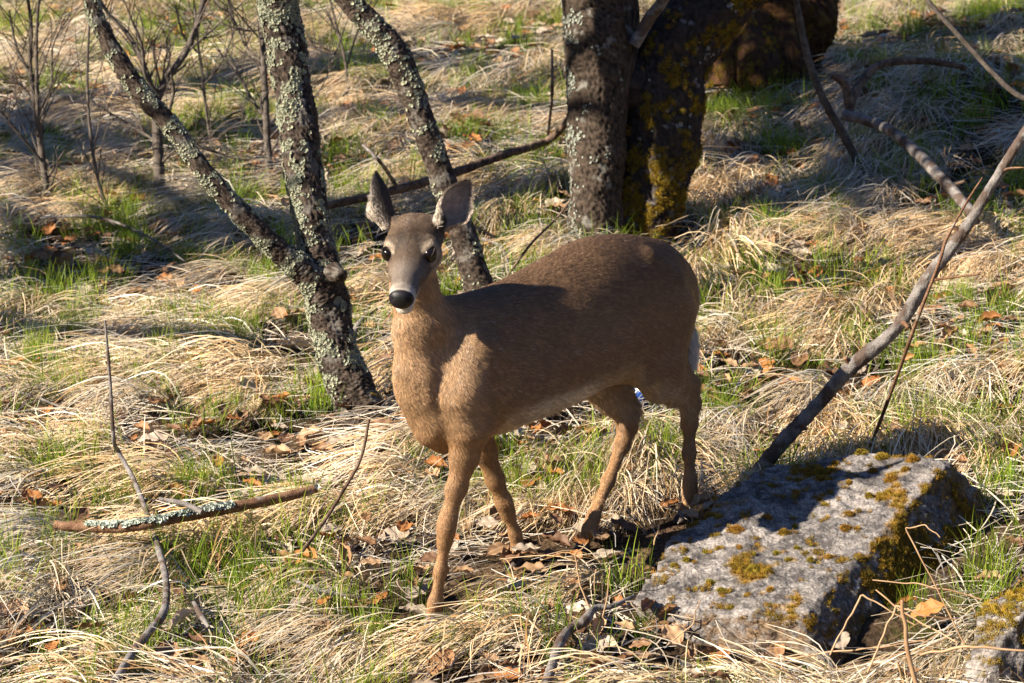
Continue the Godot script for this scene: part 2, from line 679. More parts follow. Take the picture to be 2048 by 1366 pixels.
func flake_mesh(seed_: int) -> ArrayMesh:                  # one leafy lobe of lichen, 1 unit across, crinkled
	rng.seed = seed_
	var v := PackedVector3Array([Vector3(0, 0.08, 0)])
	var c := PackedColorArray([Color(0.85, 0.85, 0.85)])
	var ix := PackedInt32Array()
	var m := 11
	for r in 2:
		for i in m:
			var a := TAU * i / m
			var k := 0.28 if r == 0 else rng.randf_range(0.36, 0.62)
			v.append(Vector3(cos(a) * k, rng.randf_range(0.05, 0.16) if r == 0 else rng.randf_range(0.12, 0.42), sin(a) * k))
			var g := rng.randf_range(0.75, 0.95) if r == 0 else rng.randf_range(0.9, 1.15)
			c.append(Color(g, g, g))
	for i in m:
		var j := (i + 1) % m
		ix.append_array([0, 1 + i, 1 + j, 1 + i, 1 + m + i, 1 + j, 1 + j, 1 + m + i, 1 + m + j])
	return arrays_mesh(v, smooth_normals(v, ix), c, ix)

# lichen lobes or moss shoots on a surface, where a noise and a wish agree
func grow(called: String, parent: Node3D, t: Dictionary, mesh: Mesh, m: Material, count: int, wish: Callable, size: Vector2, colors: Callable, align_down := false) -> void:
	var xf := []
	var cols := PackedColorArray()
	var v: PackedVector3Array = t.v
	var n: PackedVector3Array = t.n
	var ix: PackedInt32Array = t.ix
	var tries := 0
	while xf.size() < count and tries < count * 8:
		tries += 1
		var k := rng.randi() % (ix.size() / 3) * 3
		var b1 := rng.randf()
		var b2 := rng.randf()
		if b1 + b2 > 1.0:
			b1 = 1.0 - b1
			b2 = 1.0 - b2
		var a := ix[k]
		var p := v[a] + (v[ix[k + 1]] - v[a]) * b1 + (v[ix[k + 2]] - v[a]) * b2
		var nn := n[a]
		if p.y + parent.position.y > 2.1:
			continue
		if rng.randf() > float(wish.call(p + parent.position, nn)):
			continue
		var side := nn.cross(Vector3(rng.randfn(), rng.randfn(), rng.randfn())).normalized()
		if align_down:
			side = nn.cross(Vector3(0.2, -1, 0.3)).normalized()
		var s := rng.randf_range(size.x, size.y)
		xf.append(Transform3D(Basis(side, nn, side.cross(nn)) * s, p))
		cols.append(colors.call(p + parent.position))
	if xf.size() > 0:
		scatter(called, mesh, m, xf, cols, parent)

# ---------------------------------------------------------------- the doe
var head_at := Vector3(0.056, 0.864, 0.694)
var head_basis := Basis()

func coat(p: Vector3, n: Vector3) -> Color:               # p in the doe's own axes: x to its left, y up, z forwards
	var g := 0.5 + 0.5 * noise.get_noise_3dv(p * 1800.0)
	var back := Color(0.19, 0.114, 0.064)
	var flank := Color(0.29, 0.172, 0.094)
	var tan_ := Color(0.42, 0.245, 0.118)
	var white := Color(0.74, 0.66, 0.55)
	var c := flank.lerp(back, smoothstep(0.62, 0.8, p.y))
	# the throat and the front of the neck, the shoulder below, the legs
	c = c.lerp(tan_, smoothstep(0.5, 0.36, p.y) * 0.85)
	var front := smoothstep(0.5, 0.6, p.z + 0.25 * maxf(n.z, 0.0) * 0.3)
	c = c.lerp(Color(0.47, 0.3, 0.165), front * smoothstep(0.36, 0.46, p.y))
	c = c.lerp(tan_, smoothstep(0.30, 0.22, p.y))
	# belly, groin, inner thighs
	if p.z < 0.44 and p.z > -0.42:
		var under := smoothstep(-0.22, -0.6, n.y) * smoothstep(0.30, 0.34, p.y)
		c = c.lerp(Color(0.5, 0.35, 0.21), under * 0.8)
		c = c.lerp(white, under * smoothstep(0.44, 0.34, p.z) * smoothstep(0.06, 0.2, p.z))
		var inner := smoothstep(0.35, 0.8, -n.x * signf(p.x)) * smoothstep(0.3, 0.36, p.y)
		c = c.lerp(white, inner * 0.45 * smoothstep(0.1, 0.0, p.z))
		c = c.lerp(Color(0.5, 0.37, 0.24), smoothstep(0.47, 0.42, p.y) * smoothstep(0.1, -0.5, n.y) * smoothstep(0.32, 0.36, p.y) * 0.8)
	# rump patch
	c = c.lerp(white, smoothstep(-0.385, -0.41, p.z) * smoothstep(0.72, 0.66, p.y) * smoothstep(0.1, 0.05, absf(p.x)))
	# pastern and hoof rim
	return c * (0.86 + 0.28 * g)

func face(q: Vector3, n: Vector3) -> Color:               # q in the head's axes: x left, y up from the face, z to the nose
	var g := 0.5 + 0.5 * noise.get_noise_3dv(q * 900.0)
	var brown := Color(0.15, 0.1, 0.064)
	var c := brown
	var ax := absf(q.x)
	# forehead warmer and darker along the middle
	c = c.lerp(Color(0.075, 0.044, 0.024), smoothstep(0.035, -0.02, q.z) * smoothstep(-0.09, -0.03, q.z) * smoothstep(0.045, 0.015, ax) * smoothstep(-0.01, 0.02, q.y))
	c = c.lerp(Color(0.085, 0.055, 0.036), smoothstep(0.0, 0.25, noise.get_noise_3dv(Vector3(q.x * 3600.0, q.y * 3600.0, q.z * 1500.0))) * 0.65 * smoothstep(-0.03, 0.0, q.y) * smoothstep(0.07, 0.0, q.z))
	# bridge of the nose greyer
	c = c.lerp(Color(0.23, 0.185, 0.15), smoothstep(0.02, 0.09, q.z) * smoothstep(-0.04, -0.02, q.y))
	c = c.lerp(Color(0.05, 0.033, 0.022), smoothstep(0.008, 0.003, absf(ax - 0.02 - 0.35 * (q.z + 0.005))) * smoothstep(-0.03, -0.02, q.z) * smoothstep(0.03, 0.015, q.z) * 0.7)
	# cheeks and throat tan
	c = c.lerp(Color(0.44, 0.3, 0.18), smoothstep(-0.035, -0.075, q.y) * smoothstep(0.14, 0.02, q.z))
	c = c.lerp(Color(0.66, 0.55, 0.42), smoothstep(-0.085, -0.1, q.y) * smoothstep(0.12, 0.03, q.z))
	# pale ring round the eye
	var e := Vector3(ax, q.y, q.z) - Vector3(0.0505, -0.0135, 0.002)
	c = c.lerp(Color(0.6, 0.48, 0.35), smoothstep(0.033, 0.026, e.length()) * 0.65)
	c = c.lerp(Color(0.03, 0.02, 0.015), smoothstep(0.0225, 0.02, e.length()))
	var tear := Vector2(ax - 0.039, q.z - 0.022).length()
	c = c.lerp(Color(0.06, 0.04, 0.03), smoothstep(0.01, 0.006, tear) * smoothstep(-0.04, -0.02, q.y))
	# white band behind the nose, white chin
	c = c.lerp(Color(0.55, 0.48, 0.41), smoothstep(0.118, 0.132, q.z) * smoothstep(0.158, 0.146, q.z) * (0.35 + 0.65 * smoothstep(0.008, 0.022, ax)))
	c = c.lerp(Color(0.8, 0.75, 0.67), smoothstep(-0.046, -0.056, q.y) * smoothstep(0.07, 0.1, q.z))
	# nose leather
	c = c.lerp(Color(0.012, 0.011, 0.012), smoothstep(0.142, 0.149, q.z) * smoothstep(-0.053, -0.046, q.y))
	return c * (0.86 + 0.28 * g)

func fur_flow(p: Vector3, n: Vector3) -> Vector3:
	var f := Vector3(0, -0.55, -1.0)
	if p.y < 0.4:
		f = Vector3(0, -1, -0.25)
	if p.z > 0.53 and p.y > 0.5:
		f = Vector3(0, -1, -0.35)
	return (f - n * f.dot(n)).normalized()

func build_doe() -> void:
	var doe := thing("deer", "brown white-tailed doe standing on the slope, head turned to the camera, ears up", "deer", Vector3(0.0566, 0, 0.0566))
	doe.rotation.y = deg_to_rad(-45.0)
	var hoof_y := func(x: float, z: float) -> float:
		var w := doe.transform * Vector3(x, 0, z)
		return height(w.x, w.z)
	var F := Field.new(Vector3(-0.2, -0.14, -0.5), Vector3(0.2, 0.92, 0.72), 0.0075, 0.0085)
	F.loft([[-0.428, 0.66, 0.004, 0.004], [-0.41, 0.655, 0.06, 0.034], [-0.375, 0.655, 0.098, 0.057], [-0.31, 0.64, 0.156, 0.096], [-0.25, 0.632, 0.187, 0.126], [-0.125, 0.642, 0.196, 0.15], [0.0, 0.636, 0.199, 0.154],
		[0.14, 0.6, 0.194, 0.158], [0.25, 0.573, 0.187, 0.154], [0.36, 0.552, 0.185, 0.147], [0.46, 0.54, 0.182, 0.135], [0.54, 0.53, 0.174, 0.108], [0.60, 0.523, 0.135, 0.07], [0.64, 0.54, 0.085, 0.058], [0.665, 0.55, 0.045, 0.032], [0.68, 0.555, 0.004, 0.004]])
	# neck
	F.bone(Vector3(0, 0.6, 0.46), Vector3(0, 0.665, 0.595), Vector2(0.082, 0.12), Vector2(0.059, 0.074))
	F.bone(Vector3(0, 0.665, 0.595), Vector3(0.0, 0.76, 0.627), Vector2(0.057, 0.07), Vector2(0.049, 0.056))
	F.bone(Vector3(0, 0.76, 0.625), Vector3(0.012, 0.86, 0.642), Vector2(0.049, 0.056), Vector2(0.048, 0.052))
	F.bone(Vector3(0, 0.5, 0.615), Vector3(0.0, 0.66, 0.63), Vector2(0.045, 0.045), Vector2(0.045, 0.05))
	F.bone(Vector3(0, 0.40, 0.57), Vector3(0, 0.365, 0.53), Vector2(0.03, 0.04), Vector2(0.03, 0.03))
	# near fore leg
	var legs := [
		[[0.085, 0.58, 0.46, 0.055, 0.09], [0.09, 0.49, 0.53, 0.052, 0.075], [0.088, 0.41, 0.515, 0.046, 0.058], [0.072, 0.33, 0.522, 0.034, 0.041], [0.058, 0.25, 0.537, 0.024, 0.029], [0.047, 0.175, 0.556, 0.0205, 0.0225], [0.045, 0.148, 0.561, 0.0215, 0.0235], [0.04, 0.115, 0.562, 0.0165, 0.018], [0.03, 0.04, 0.566, 0.0145, 0.0165], [0.022, -0.045, 0.577, 0.016, 0.0205], [0.019, -0.074, 0.585, 0.0165, 0.019]],
		[[-0.085, 0.58, 0.45, 0.055, 0.085], [-0.09, 0.46, 0.42, 0.05, 0.07], [-0.09, 0.385, 0.345, 0.042, 0.054], [-0.088, 0.3, 0.297, 0.032, 0.036], [-0.086, 0.215, 0.26, 0.024, 0.026], [-0.085, 0.15, 0.228, 0.0215, 0.0235], [-0.085, 0.12, 0.214, 0.017, 0.019], [-0.085, 0.06, 0.186, 0.0145, 0.0165], [-0.086, 0.015, 0.172, 0.017, 0.02], [-0.087, -0.005, 0.176, 0.0165, 0.019]],
		[[0.075, 0.65, -0.215, 0.07, 0.112], [0.086, 0.56, -0.16, 0.06, 0.09], [0.095, 0.5, -0.16, 0.06, 0.085], [0.1, 0.455, -0.185, 0.047, 0.066], [0.096, 0.42, -0.245, 0.033, 0.046], [0.088, 0.398, -0.302, 0.023, 0.032], [0.084, 0.365, -0.322, 0.021, 0.03], [0.08, 0.315, -0.322, 0.018, 0.0235], [0.075, 0.23, -0.327, 0.0155, 0.0185], [0.072, 0.15, -0.336, 0.0165, 0.019], [0.071, 0.118, -0.338, 0.0165, 0.0195], [0.068, 0.07, -0.322, 0.017, 0.021]],
		[[-0.08, 0.63, -0.22, 0.07, 0.12], [-0.095, 0.53, -0.11, 0.06, 0.095], [-0.09, 0.45, -0.12, 0.05, 0.066], [-0.072, 0.385, -0.17, 0.034, 0.048], [-0.054, 0.335, -0.218, 0.025, 0.033], [-0.05, 0.3, -0.215, 0.021, 0.03], [-0.042, 0.255, -0.184, 0.018, 0.022], [-0.02, 0.17, -0.106, 0.0155, 0.0185], [-0.003, 0.085, -0.03, 0.016, 0.0185], [0.003, 0.055, -0.008, 0.017, 0.02], [0.01, 0.022, 0.022, 0.017, 0.021]]]
	for leg in legs:
		for k in leg.size() - 1:
			var a: Array = leg[k]
			var b: Array = leg[k + 1]
			var ka := lerpf(0.8, 1.0, smoothstep(0.3, 0.5, a[1]))
			var kb := lerpf(0.8, 1.0, smoothstep(0.3, 0.5, b[1]))
			F.bone(Vector3(a[0], a[1], a[2]), Vector3(b[0], b[1], b[2]), Vector2(a[3], a[4]) * ka, Vector2(b[3], b[4]) * kb)
	for side in [-1.0, 1.0]:                             # shoulder blades, points of the hips, the fold of the flank
		F.bone(Vector3(side * 0.085, 0.775, -0.13), Vector3(side * 0.1, 0.71, -0.22), Vector2(0.022, 0.03), Vector2(0.03, 0.04))
		F.bone(Vector3(side * 0.13, 0.56, -0.06), Vector3(side * 0.118, 0.47, -0.12), Vector2(0.016, 0.03), Vector2(0.018, 0.04))
	# point of the hocks
	F.bone(Vector3(0.088, 0.41, -0.315), Vector3(0.088, 0.43, -0.33), Vector2(0.014, 0.016), Vector2(0.01, 0.012))
	F.bone(Vector3(-0.053, 0.335, -0.235), Vector3(-0.056, 0.36, -0.242), Vector2(0.014, 0.016), Vector2(0.01, 0.012))
	# tendon from the thigh to the point of the hock
	F.bone(Vector3(0.085, 0.52, -0.245), Vector3(0.088, 0.425, -0.322), Vector2(0.02, 0.024), Vector2(0.009, 0.012))
	F.bone(Vector3(-0.08, 0.48, -0.21), Vector3(-0.056, 0.35, -0.24), Vector2(0.02, 0.026), Vector2(0.009, 0.012))
	F.close()
	F.mesh()
	# head
	var hx := Vector3(0.80, 0.0, -0.60).normalized()
	var hz := Vector3(0.503, -0.552, 0.664).normalized()
	hx = (hx - hz * hx.dot(hz)).normalized()
	head_basis = Basis(hx * 1.12, hz.cross(hx), hz)
	var H := Field.new(Vector3(-0.1, -0.16, -0.2), Vector3(0.1, 0.075, 0.19), 0.0034, 0.0055)
	H.bone(Vector3(0, -0.035, -0.1), Vector3(0, -0.026, -0.03), Vector2(0.061, 0.052), Vector2(0.056, 0.046))
	H.bone(Vector3(0, -0.026, -0.03), Vector3(0, -0.034, 0.045), Vector2(0.056, 0.044), Vector2(0.0345, 0.038))
	H.bone(Vector3(0, -0.034, 0.045), Vector3(0, -0.034, 0.11), Vector2(0.0345, 0.037), Vector2(0.025, 0.03))
	H.bone(Vector3(0, -0.034, 0.11), Vector3(0, -0.033, 0.145), Vector2(0.026, 0.03), Vector2(0.0235, 0.025))
	for s in [-1.0, 1.0]:
		H.bone(Vector3(s * 0.04, 0.006, -0.03), Vector3(s * 0.045, -0.001, 0.002), Vector2(0.01, 0.007), Vector2(0.008, 0.005))     # brow
		H.bone(Vector3(s * 0.044, -0.04, -0.02), Vector3(s * 0.026, -0.045, 0.05), Vector2(0.012, 0.018), Vector2(0.012, 0.014))   # cheekbone
		H.bone(Vector3(s * 0.04, -0.02, -0.12), Vector3(s * 0.053, -0.004, -0.115), Vector2(0.019, 0.02), Vector2(0.014, 0.016))       # root of the ear
		H.bone(Vector3(s * 0.034, -0.085, -0.08), Vector3(s * 0.012, -0.062, 0.06), Vector2(0.02, 0.032), Vector2(0.014, 0.016))   # jaw
		H.bone(Vector3(s * 0.011, -0.026, 0.146), Vector3(s * 0.0125, -0.03, 0.15), Vector2(0.0095, 0.012), Vector2(0.0085, 0.011)) # wing of the nose
	H.bone(Vector3(0, -0.025, 0.145), Vector3(0, -0.035, 0.154), Vector2(0.016, 0.012), Vector2(0.011, 0.009))
	H.bone(Vector3(0, -0.072, 0.06), Vector3(0, -0.075, 0.134), Vector2(0.022, 0.016), Vector2(0.0165, 0.0125))   # chin
	H.bone(Vector3(0, -0.09, -0.14), Vector3(0, -0.085, -0.04), Vector2(0.045, 0.06), Vector2(0.036, 0.035))   # throat
	H.close()
	# eye sockets and nostrils pressed in
	for i in H.f.size():
		if H.f[i] < 0.012 and H.f[i] > -0.02:
			var p := H.lo + Vector3(i % H.nx, i / H.nx % H.ny, i / (H.nx * H.ny)) * H.h
			var ap := Vector3(absf(p.x), p.y, p.z)
			H.f[i] = maxf(H.f[i], 0.018 - ap.distance_to(Vector3(0.0525, -0.0135, 0.002)))
			H.f[i] = maxf(H.f[i], 0.006 - (ap - Vector3(0.014, -0.025, 0.157)).length())
			H.f[i] = maxf(H.f[i], 0.0032 - Vector2((p.y + 0.0535 + 3.0 * p.x * p.x), (p.z - 0.15) * 0.28).length())
	H.mesh()
	# one surface
	var v := F.verts.duplicate()
	var n := F.norms.duplicate()
	var ix := F.tris.duplicate()
	var c := PackedColorArray()
	for i in v.size():
		c.append(coat(v[i], n[i]))
	var k0 := v.size()
	for i in H.verts.size():
		v.append(head_at + head_basis * H.verts[i])
		n.append((Basis(hx / 1.12, hz.cross(hx), hz) * H.norms[i]).normalized())
		c.append(face(H.verts[i], H.norms[i]))
	var nose := PackedInt32Array()
	for k in range(0, H.tris.size(), 3):
		var black := true
		for e in 3:
			black = black and c[H.tris[k + e] + k0].r < 0.03 and H.verts[H.tris[k + e]].z > 0.13
		for e in 3:
			if black:
				nose.append(H.tris[k + e] + k0)
			ix.append(H.tris[k + e] + k0)
	put("body", arrays_mesh(v, n, c, ix), mat("hide", 0.75, 0.0, 0.25), doe)

	# wet leather over the end of the muzzle, a skin 0.4 mm thick
	var nv2 := PackedVector3Array()
	for i in v.size():
		nv2.append(v[i] + n[i] * 0.0004)
	put("nose", arrays_mesh(nv2, n, c, nose), mat("nose_leather", 0.45, 0.0, 0.4, 0.6, 40.0), doe)
	# coat: short hairs lying along the flow
	rng.seed = 11
	var xf := []
	var cols := PackedColorArray()
	for k in range(0, ix.size(), 3):
		var a := ix[k]
		var p := v[a]
		var nn := (n[a] + n[ix[k + 1]] + n[ix[k + 2]]).normalized()
		var area := (v[ix[k + 1]] - p).cross(v[ix[k + 2]] - p).length() * 0.5
		var on_head := a >= k0
		var size := 1.0
		var flow: Vector3
		if on_head:
			var q := H.verts[a - k0]
			if q.z > 0.142 and q.y > -0.05:
				continue
			if Vector3(absf(q.x), q.y, q.z).distance_to(Vector3(0.0525, -0.0135, 0.002)) < 0.02:
				continue
			size = lerpf(0.6, 0.25, smoothstep(-0.1, 0.1, q.z))
			flow = head_basis * Vector3(signf(q.x) * 0.15, -0.25, -1.0)
			flow = (flow - nn * flow.dot(nn)).normalized()
		else:
			size = 0.85
			if p.y < 0.36 and c[a].r < 0.45:
				size = lerpf(0.3, 0.85, smoothstep(0.15, 0.36, p.y))
			elif c[a].r > 0.5:
				size = 1.35
			flow = fur_flow(p, nn)
		var want := area * 34000.0 / (size * size) * (1.0 if size > 0.45 else 0.6)
		var count := int(want) + int(rng.randf() < want - int(want))
		for i in count:
			var b1 := rng.randf()
			var b2 := rng.randf()
			if b1 + b2 > 1.0:
				b1 = 1.0 - b1
				b2 = 1.0 - b2
			var spot := p + (v[ix[k + 1]] - p) * b1 + (v[ix[k + 2]] - p) * b2
			var fl := flow.rotated(nn, rng.randfn(0.0, 0.18) + 0.5 * noise.get_noise_3dv(spot * 260.0))
			xf.append(Transform3D(Basis(nn.cross(fl), nn, fl) * (size * rng.randf_range(0.8, 1.2)), spot))
			cols.append(Color(0.55, 0.5, 0.45) if not on_head and rng.randf() < 0.0015 else c[a] * (rng.randf_range(0.68, 1.08) if rng.randf() < 0.75 else rng.randf_range(1.2, 1.7)))
	print("hair tufts ", xf.size(), " body verts ", v.size())
	scatter("coat", tuft_mesh(5, 9, 0.0065, 0.017, 0.0009, 0.3), mat("hair", 0.5, 0.4, 0.45), xf, cols, doe)

	# eyes
	for s in [1.0, -1.0]:
		var sp := SphereMesh.new()
		sp.radius = 0.0182
		sp.height = 0.0364
		sp.radial_segments = 40
		sp.rings = 24
		var m := StandardMaterial3D.new()
		m.albedo_color = Color(0.075, 0.042, 0.025)
		m.roughness = 0.1
		m.metallic_specular = 0.45
		var e := put("eye", sp, m, doe)
		e.position = head_at + head_basis * Vector3(s * 0.0455, -0.0135, 0.002)
		# upper lid with lashes
		var lp := PackedVector3Array()
		for i in 7:
			var a := lerpf(-1.15, 1.15, i / 6.0)
			lp.append(head_at + head_basis * (Vector3(s * 0.0455, -0.0135, 0.002) + Vector3(s * 0.0115 * cos(a), 0.0125 * cos(a) + 0.001, 0.0165 * sin(a)) * 1.04))
		var lid := tube(lp, PackedFloat32Array([0.0008, 0.0022, 0.0028, 0.003, 0.0028, 0.0022, 0.0008]), 2, 0.02, 8, 0.002)
		put("eyelid", lid.mesh, mat("bark_2", 0.85, 0.0, 0.3, 0.8, 14.0), doe)
	# ears: cupped leaf-shaped shells
	# [base, tip direction, opening direction] in the head's axes worked out from the photograph
	var up_w := Vector3.UP
	var to_local := doe.transform.basis.inverse()
	for e in [[1.0, Vector3(0.06, -0.002, -0.112), Vector3(0.54, 0.83, -0.12), Vector3(0.3, -0.1, 0.95), 0.135, 0.042], [-1.0, Vector3(-0.06, -0.002, -0.112), Vector3(-0.25, 0.96, -0.12), Vector3(-0.78, 0.0, -0.62), 0.137, 0.036]]:
		var s: float = e[0]
		var base: Vector3 = head_at + head_basis * e[1]
		var tip: Vector3 = (to_local * e[2]).normalized()
		var open: Vector3 = to_local * e[3]
		open = (open - tip * open.dot(tip)).normalized()
		var across := tip.cross(open)
		var len_: float = e[4]
		var ev := PackedVector3Array()
		var ec := PackedColorArray()
		var eix := PackedInt32Array()
		var nu := 16
		var nv := 26
		for layer in 2:
			for j in nv + 1:
				var t := float(j) / nv
				var w: float = e[5] * pow(sin(PI * clampf(0.2 + 0.8 * t, 0.0, 1.0)), 0.58) * lerpf(0.6, 1.0, smoothstep(0.0, 0.4, t))
				var wrap := lerpf(2.3, 0.8, smoothstep(0.0, 0.7, t))
				for i in nu + 1:
					var q := float(i) / nu * 2.0 - 1.0
					var a := q * wrap
					var r := w / sin(minf(wrap, PI * 0.5))
					var pos := base + tip * (t * len_ - 0.015) + across * (sin(a) * r) + open * ((1.0 - cos(a)) * r - 0.012 * (1.0 - t))
					pos -= open * (0.02 * t * (1.0 - t))
					if layer == 1:
						pos += open * 0.0022 * (1.0 - q * q * 0.9)
					ev.append(pos)
					var rim := smoothstep(0.8, 1.0, absf(q))
					if layer == 0:
						ec.append(Color(0.08, 0.06, 0.048).lerp(Color(0.045, 0.036, 0.031), smoothstep(0.3, 0.9, t)).lerp(Color(0.3, 0.22, 0.16), rim * 0.6))
					else:
						ec.append(Color(0.62, 0.5, 0.42).lerp(Color(0.26, 0.21, 0.18), smoothstep(0.45, 0.95, t)).lerp(Color(0.66, 0.58, 0.49), smoothstep(0.0, 0.8, -q * s) * smoothstep(0.95, 0.5, t)))
			var off := layer * (nu + 1) * (nv + 1)
			for j in nv:
				for i in nu:
					var a := off + j * (nu + 1) + i
					if layer == 0:
						eix.append_array([a, a + 1, a + nu + 1, a + 1, a + nu + 2, a + nu + 1])
					else:
						eix.append_array([a, a + nu + 1, a + 1, a + 1, a + nu + 1, a + nu + 2])
		# close the rim
		var off2 := (nu + 1) * (nv + 1)
		for j in nv:
			for i in [0, nu]:
				var a: int = j * (nu + 1) + i
				eix.append_array([a, a + off2, a + nu + 1, a + nu + 1, a + off2, a + off2 + nu + 1])
		var en := smooth_normals(ev, eix)
		var ear := put("ear", arrays_mesh(ev, en, ec, eix), mat("hide", 0.75, 0.0, 0.25), doe)
		# hair on the back and long pale hairs inside
		var exf := []
		var ecol := PackedColorArray()
		for i in ev.size():
			var nn := en[i]
			var layer := 0 if i < off2 else 1
			var j := (i % off2) / (nu + 1)
			var q := absf(float((i % off2) % (nu + 1)) / nu * 2.0 - 1.0)
			var fl := (tip - nn * tip.dot(nn)).normalized()
			if layer == 0 and q > 0.97:
				continue
			for r in (9 if layer == 0 else 4):
				var sc := rng.randf_range(0.2, 0.3) if layer == 0 else rng.randf_range(0.5, 1.15) * (1.2 - float(j) / nv)
				var f2 := fl.rotated(nn, rng.randfn(0.0, 0.35))
				var jig := across * rng.randf_range(-0.003, 0.003) + tip * rng.randf_range(-0.003, 0.003)
				exf.append(Transform3D(Basis(nn.cross(f2), nn, f2) * sc, ev[i] + jig))
				ecol.append(ec[i] * (rng.randf_range(0.9, 1.15) if layer == 0 else rng.randf_range(0.6, 1.5)))
		scatter("ear_hair", tuft_mesh(7, 8, 0.006, 0.016, 0.0009, 0.35), mat("hair", 0.5, 0.4, 0.45), exf, ecol, ear)
	# tail
	var tp := PackedVector3Array([Vector3(0, 0.71, -0.385), Vector3(0.0, 0.665, -0.412), Vector3(-0.01, 0.59, -0.408), Vector3(0.0, 0.52, -0.405), Vector3(0.008, 0.465, -0.398), Vector3(0.008, 0.435, -0.392)])
	var tt := tube(tp, PackedFloat32Array([0.014, 0.018, 0.016, 0.024, 0.02, 0.004]), 1, 0.02, 24, 0.006)
	var tc := PackedColorArray()
	for i in tt.v.size():
		var w: float = smoothstep(-0.2, -0.5, tt.n[i].z * 0.0 + (-absf(tt.n[i].x) + 0.3)) 
		tc.append(Color(0.16, 0.1, 0.06).lerp(Color(0.8, 0.75, 0.68), w))
	var tail := put("tail", arrays_mesh(tt.v, tt.n, tc, tt.ix), mat("hide", 0.75, 0.0, 0.25), doe)
	var txf := []
	var tcol := PackedColorArray()
	for i in 1500:
		var k: int = rng.randi() % tt.v.size()
		var nn: Vector3 = tt.n[k]
		var fl := (Vector3(0, -1, -0.15) - nn * Vector3(0, -1, -0.15).dot(nn)).normalized()
		if not fl.is_normalized():
			continue
		txf.append(Transform3D(Basis(nn.cross(fl), nn, fl) * rng.randf_range(0.9, 1.5), tt.v[k]))
		tcol.append(tc[k] * rng.randf_range(0.85, 1.15))
	scatter("tail_hair", tuft_mesh(8, 9, 0.006, 0.017, 0.0008, 0.3), mat("hair", 0.5, 0.4, 0.45), txf, tcol, tail)
	# hooves: two pointed claws each
	for g in [[0.019, 0.585, 0.0, -0.074], [-0.087, 0.176, 0.0, -0.005], [0.068, -0.322, 0.2, 0.07], [0.01, 0.022, 0.3, 0.022]]:
		var y0: float = hoof_y.call(g[0], g[1])
		var toe := Vector3(sin(g[2]) * 0.3, 0, 1).normalized()
		var side := Vector3(toe.z, 0, -toe.x)
		var hv := PackedVector3Array()
		var list := []
		for s in [-1.0, 1.0]:
			var p0: Vector3 = Vector3(g[0], g[3], g[1]) + side * s * 0.0095
			var y1 := minf(y0 + 0.006, p0.y - 0.03)
			var pts := PackedVector3Array([p0 + Vector3(0, -0.002, 0), Vector3(p0.x, lerpf(p0.y, y1, 0.5), p0.z) + toe * 0.009, Vector3(p0.x, y1 + 0.01, p0.z) + toe * 0.022, Vector3(p0.x, y1, p0.z) + toe * 0.042 - side * s * 0.003])
			list.append(tube(pts, PackedFloat32Array([0.0125, 0.0125, 0.0115, 0.003]), 2, 0.03, 14, 0.004))
		put("hoof", join_tubes(list), mat("horn", 0.4, 0.0, 0.5), doe)

# ---------------------------------------------------------------- rocks
func rock_mesh(planes: Array, lo: Vector3, hi: Vector3, step: float, rough: float, style: int, o: Vector3) -> Dictionary:
	var F := Field.new(lo, hi, step, 0.01)
	var i := 0
	for z in F.nz:
		for y in F.ny:
			for x in F.nx:
				var p := F.lo + Vector3(x, y, z) * step
				var d := -10.0
				for pl: Plane in planes:
					d = maxf(d, pl.distance_to(p))
				if absf(d) < 0.06:
					d += rough * (0.9 * noise.get_noise_3dv(p * 220.0) + 0.4 * fine.get_noise_3dv(p * 700.0)) + 0.011 * fine.get_noise_3dv(p * 3000.0)
				F.f[i] = d
				i += 1
	F.mesh()
	var c := PackedColorArray()
	for k in F.verts.size():
		var p := F.verts[k]
		var n := F.norms[k]
		var a := noise.get_noise_3dv(p * 700.0)
		var b := fine.get_noise_3dv(p * 1500.0)
		var s := fine.get_noise_3dv(p * 5000.0)
		var col := Color(0.1, 0.09, 0.083).lerp(Color(0.37, 0.33, 0.3), clampf(0.55 + a * 1.3 + b * 1.3, 0, 1))
		col = col.lerp(Color(0.13, 0.12, 0.115), smoothstep(0.1, 0.35, b) * 0.8)
		col = col.lerp(Color(0.55, 0.51, 0.47), smoothstep(0.1, 0.4, s) * 0.4)
		col = col.lerp(Color(0.1, 0.085, 0.075), smoothstep(-0.15, -0.4, s) * 0.5)
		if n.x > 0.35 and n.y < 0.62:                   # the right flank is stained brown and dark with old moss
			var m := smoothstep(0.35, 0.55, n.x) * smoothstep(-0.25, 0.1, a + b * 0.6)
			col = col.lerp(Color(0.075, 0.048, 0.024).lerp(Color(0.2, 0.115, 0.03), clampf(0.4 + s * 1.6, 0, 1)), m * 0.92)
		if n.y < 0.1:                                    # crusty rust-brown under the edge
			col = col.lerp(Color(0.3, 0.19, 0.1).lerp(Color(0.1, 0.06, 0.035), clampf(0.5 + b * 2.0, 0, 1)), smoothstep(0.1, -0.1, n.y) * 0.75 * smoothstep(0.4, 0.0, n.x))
		# thin ochre lichen film on top
		col = col.lerp(Color(0.36, 0.21, 0.045), smoothstep(0.1, 0.3, noise.get_noise_3dv(p * 420.0 + Vector3(300, 0, 50)) + b * 0.35) * smoothstep(0.3, 0.6, n.y) * 0.8)
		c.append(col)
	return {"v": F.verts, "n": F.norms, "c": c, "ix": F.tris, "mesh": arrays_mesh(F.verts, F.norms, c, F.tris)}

func plane_of(a: Vector3, b: Vector3, c: Vector3, inside: Vector3) -> Plane:
	var n := (b - a).cross(c - a).normalized()
	var p := Plane(n, a)
	return p if p.distance_to(inside) < 0.0 else Plane(-n, a)

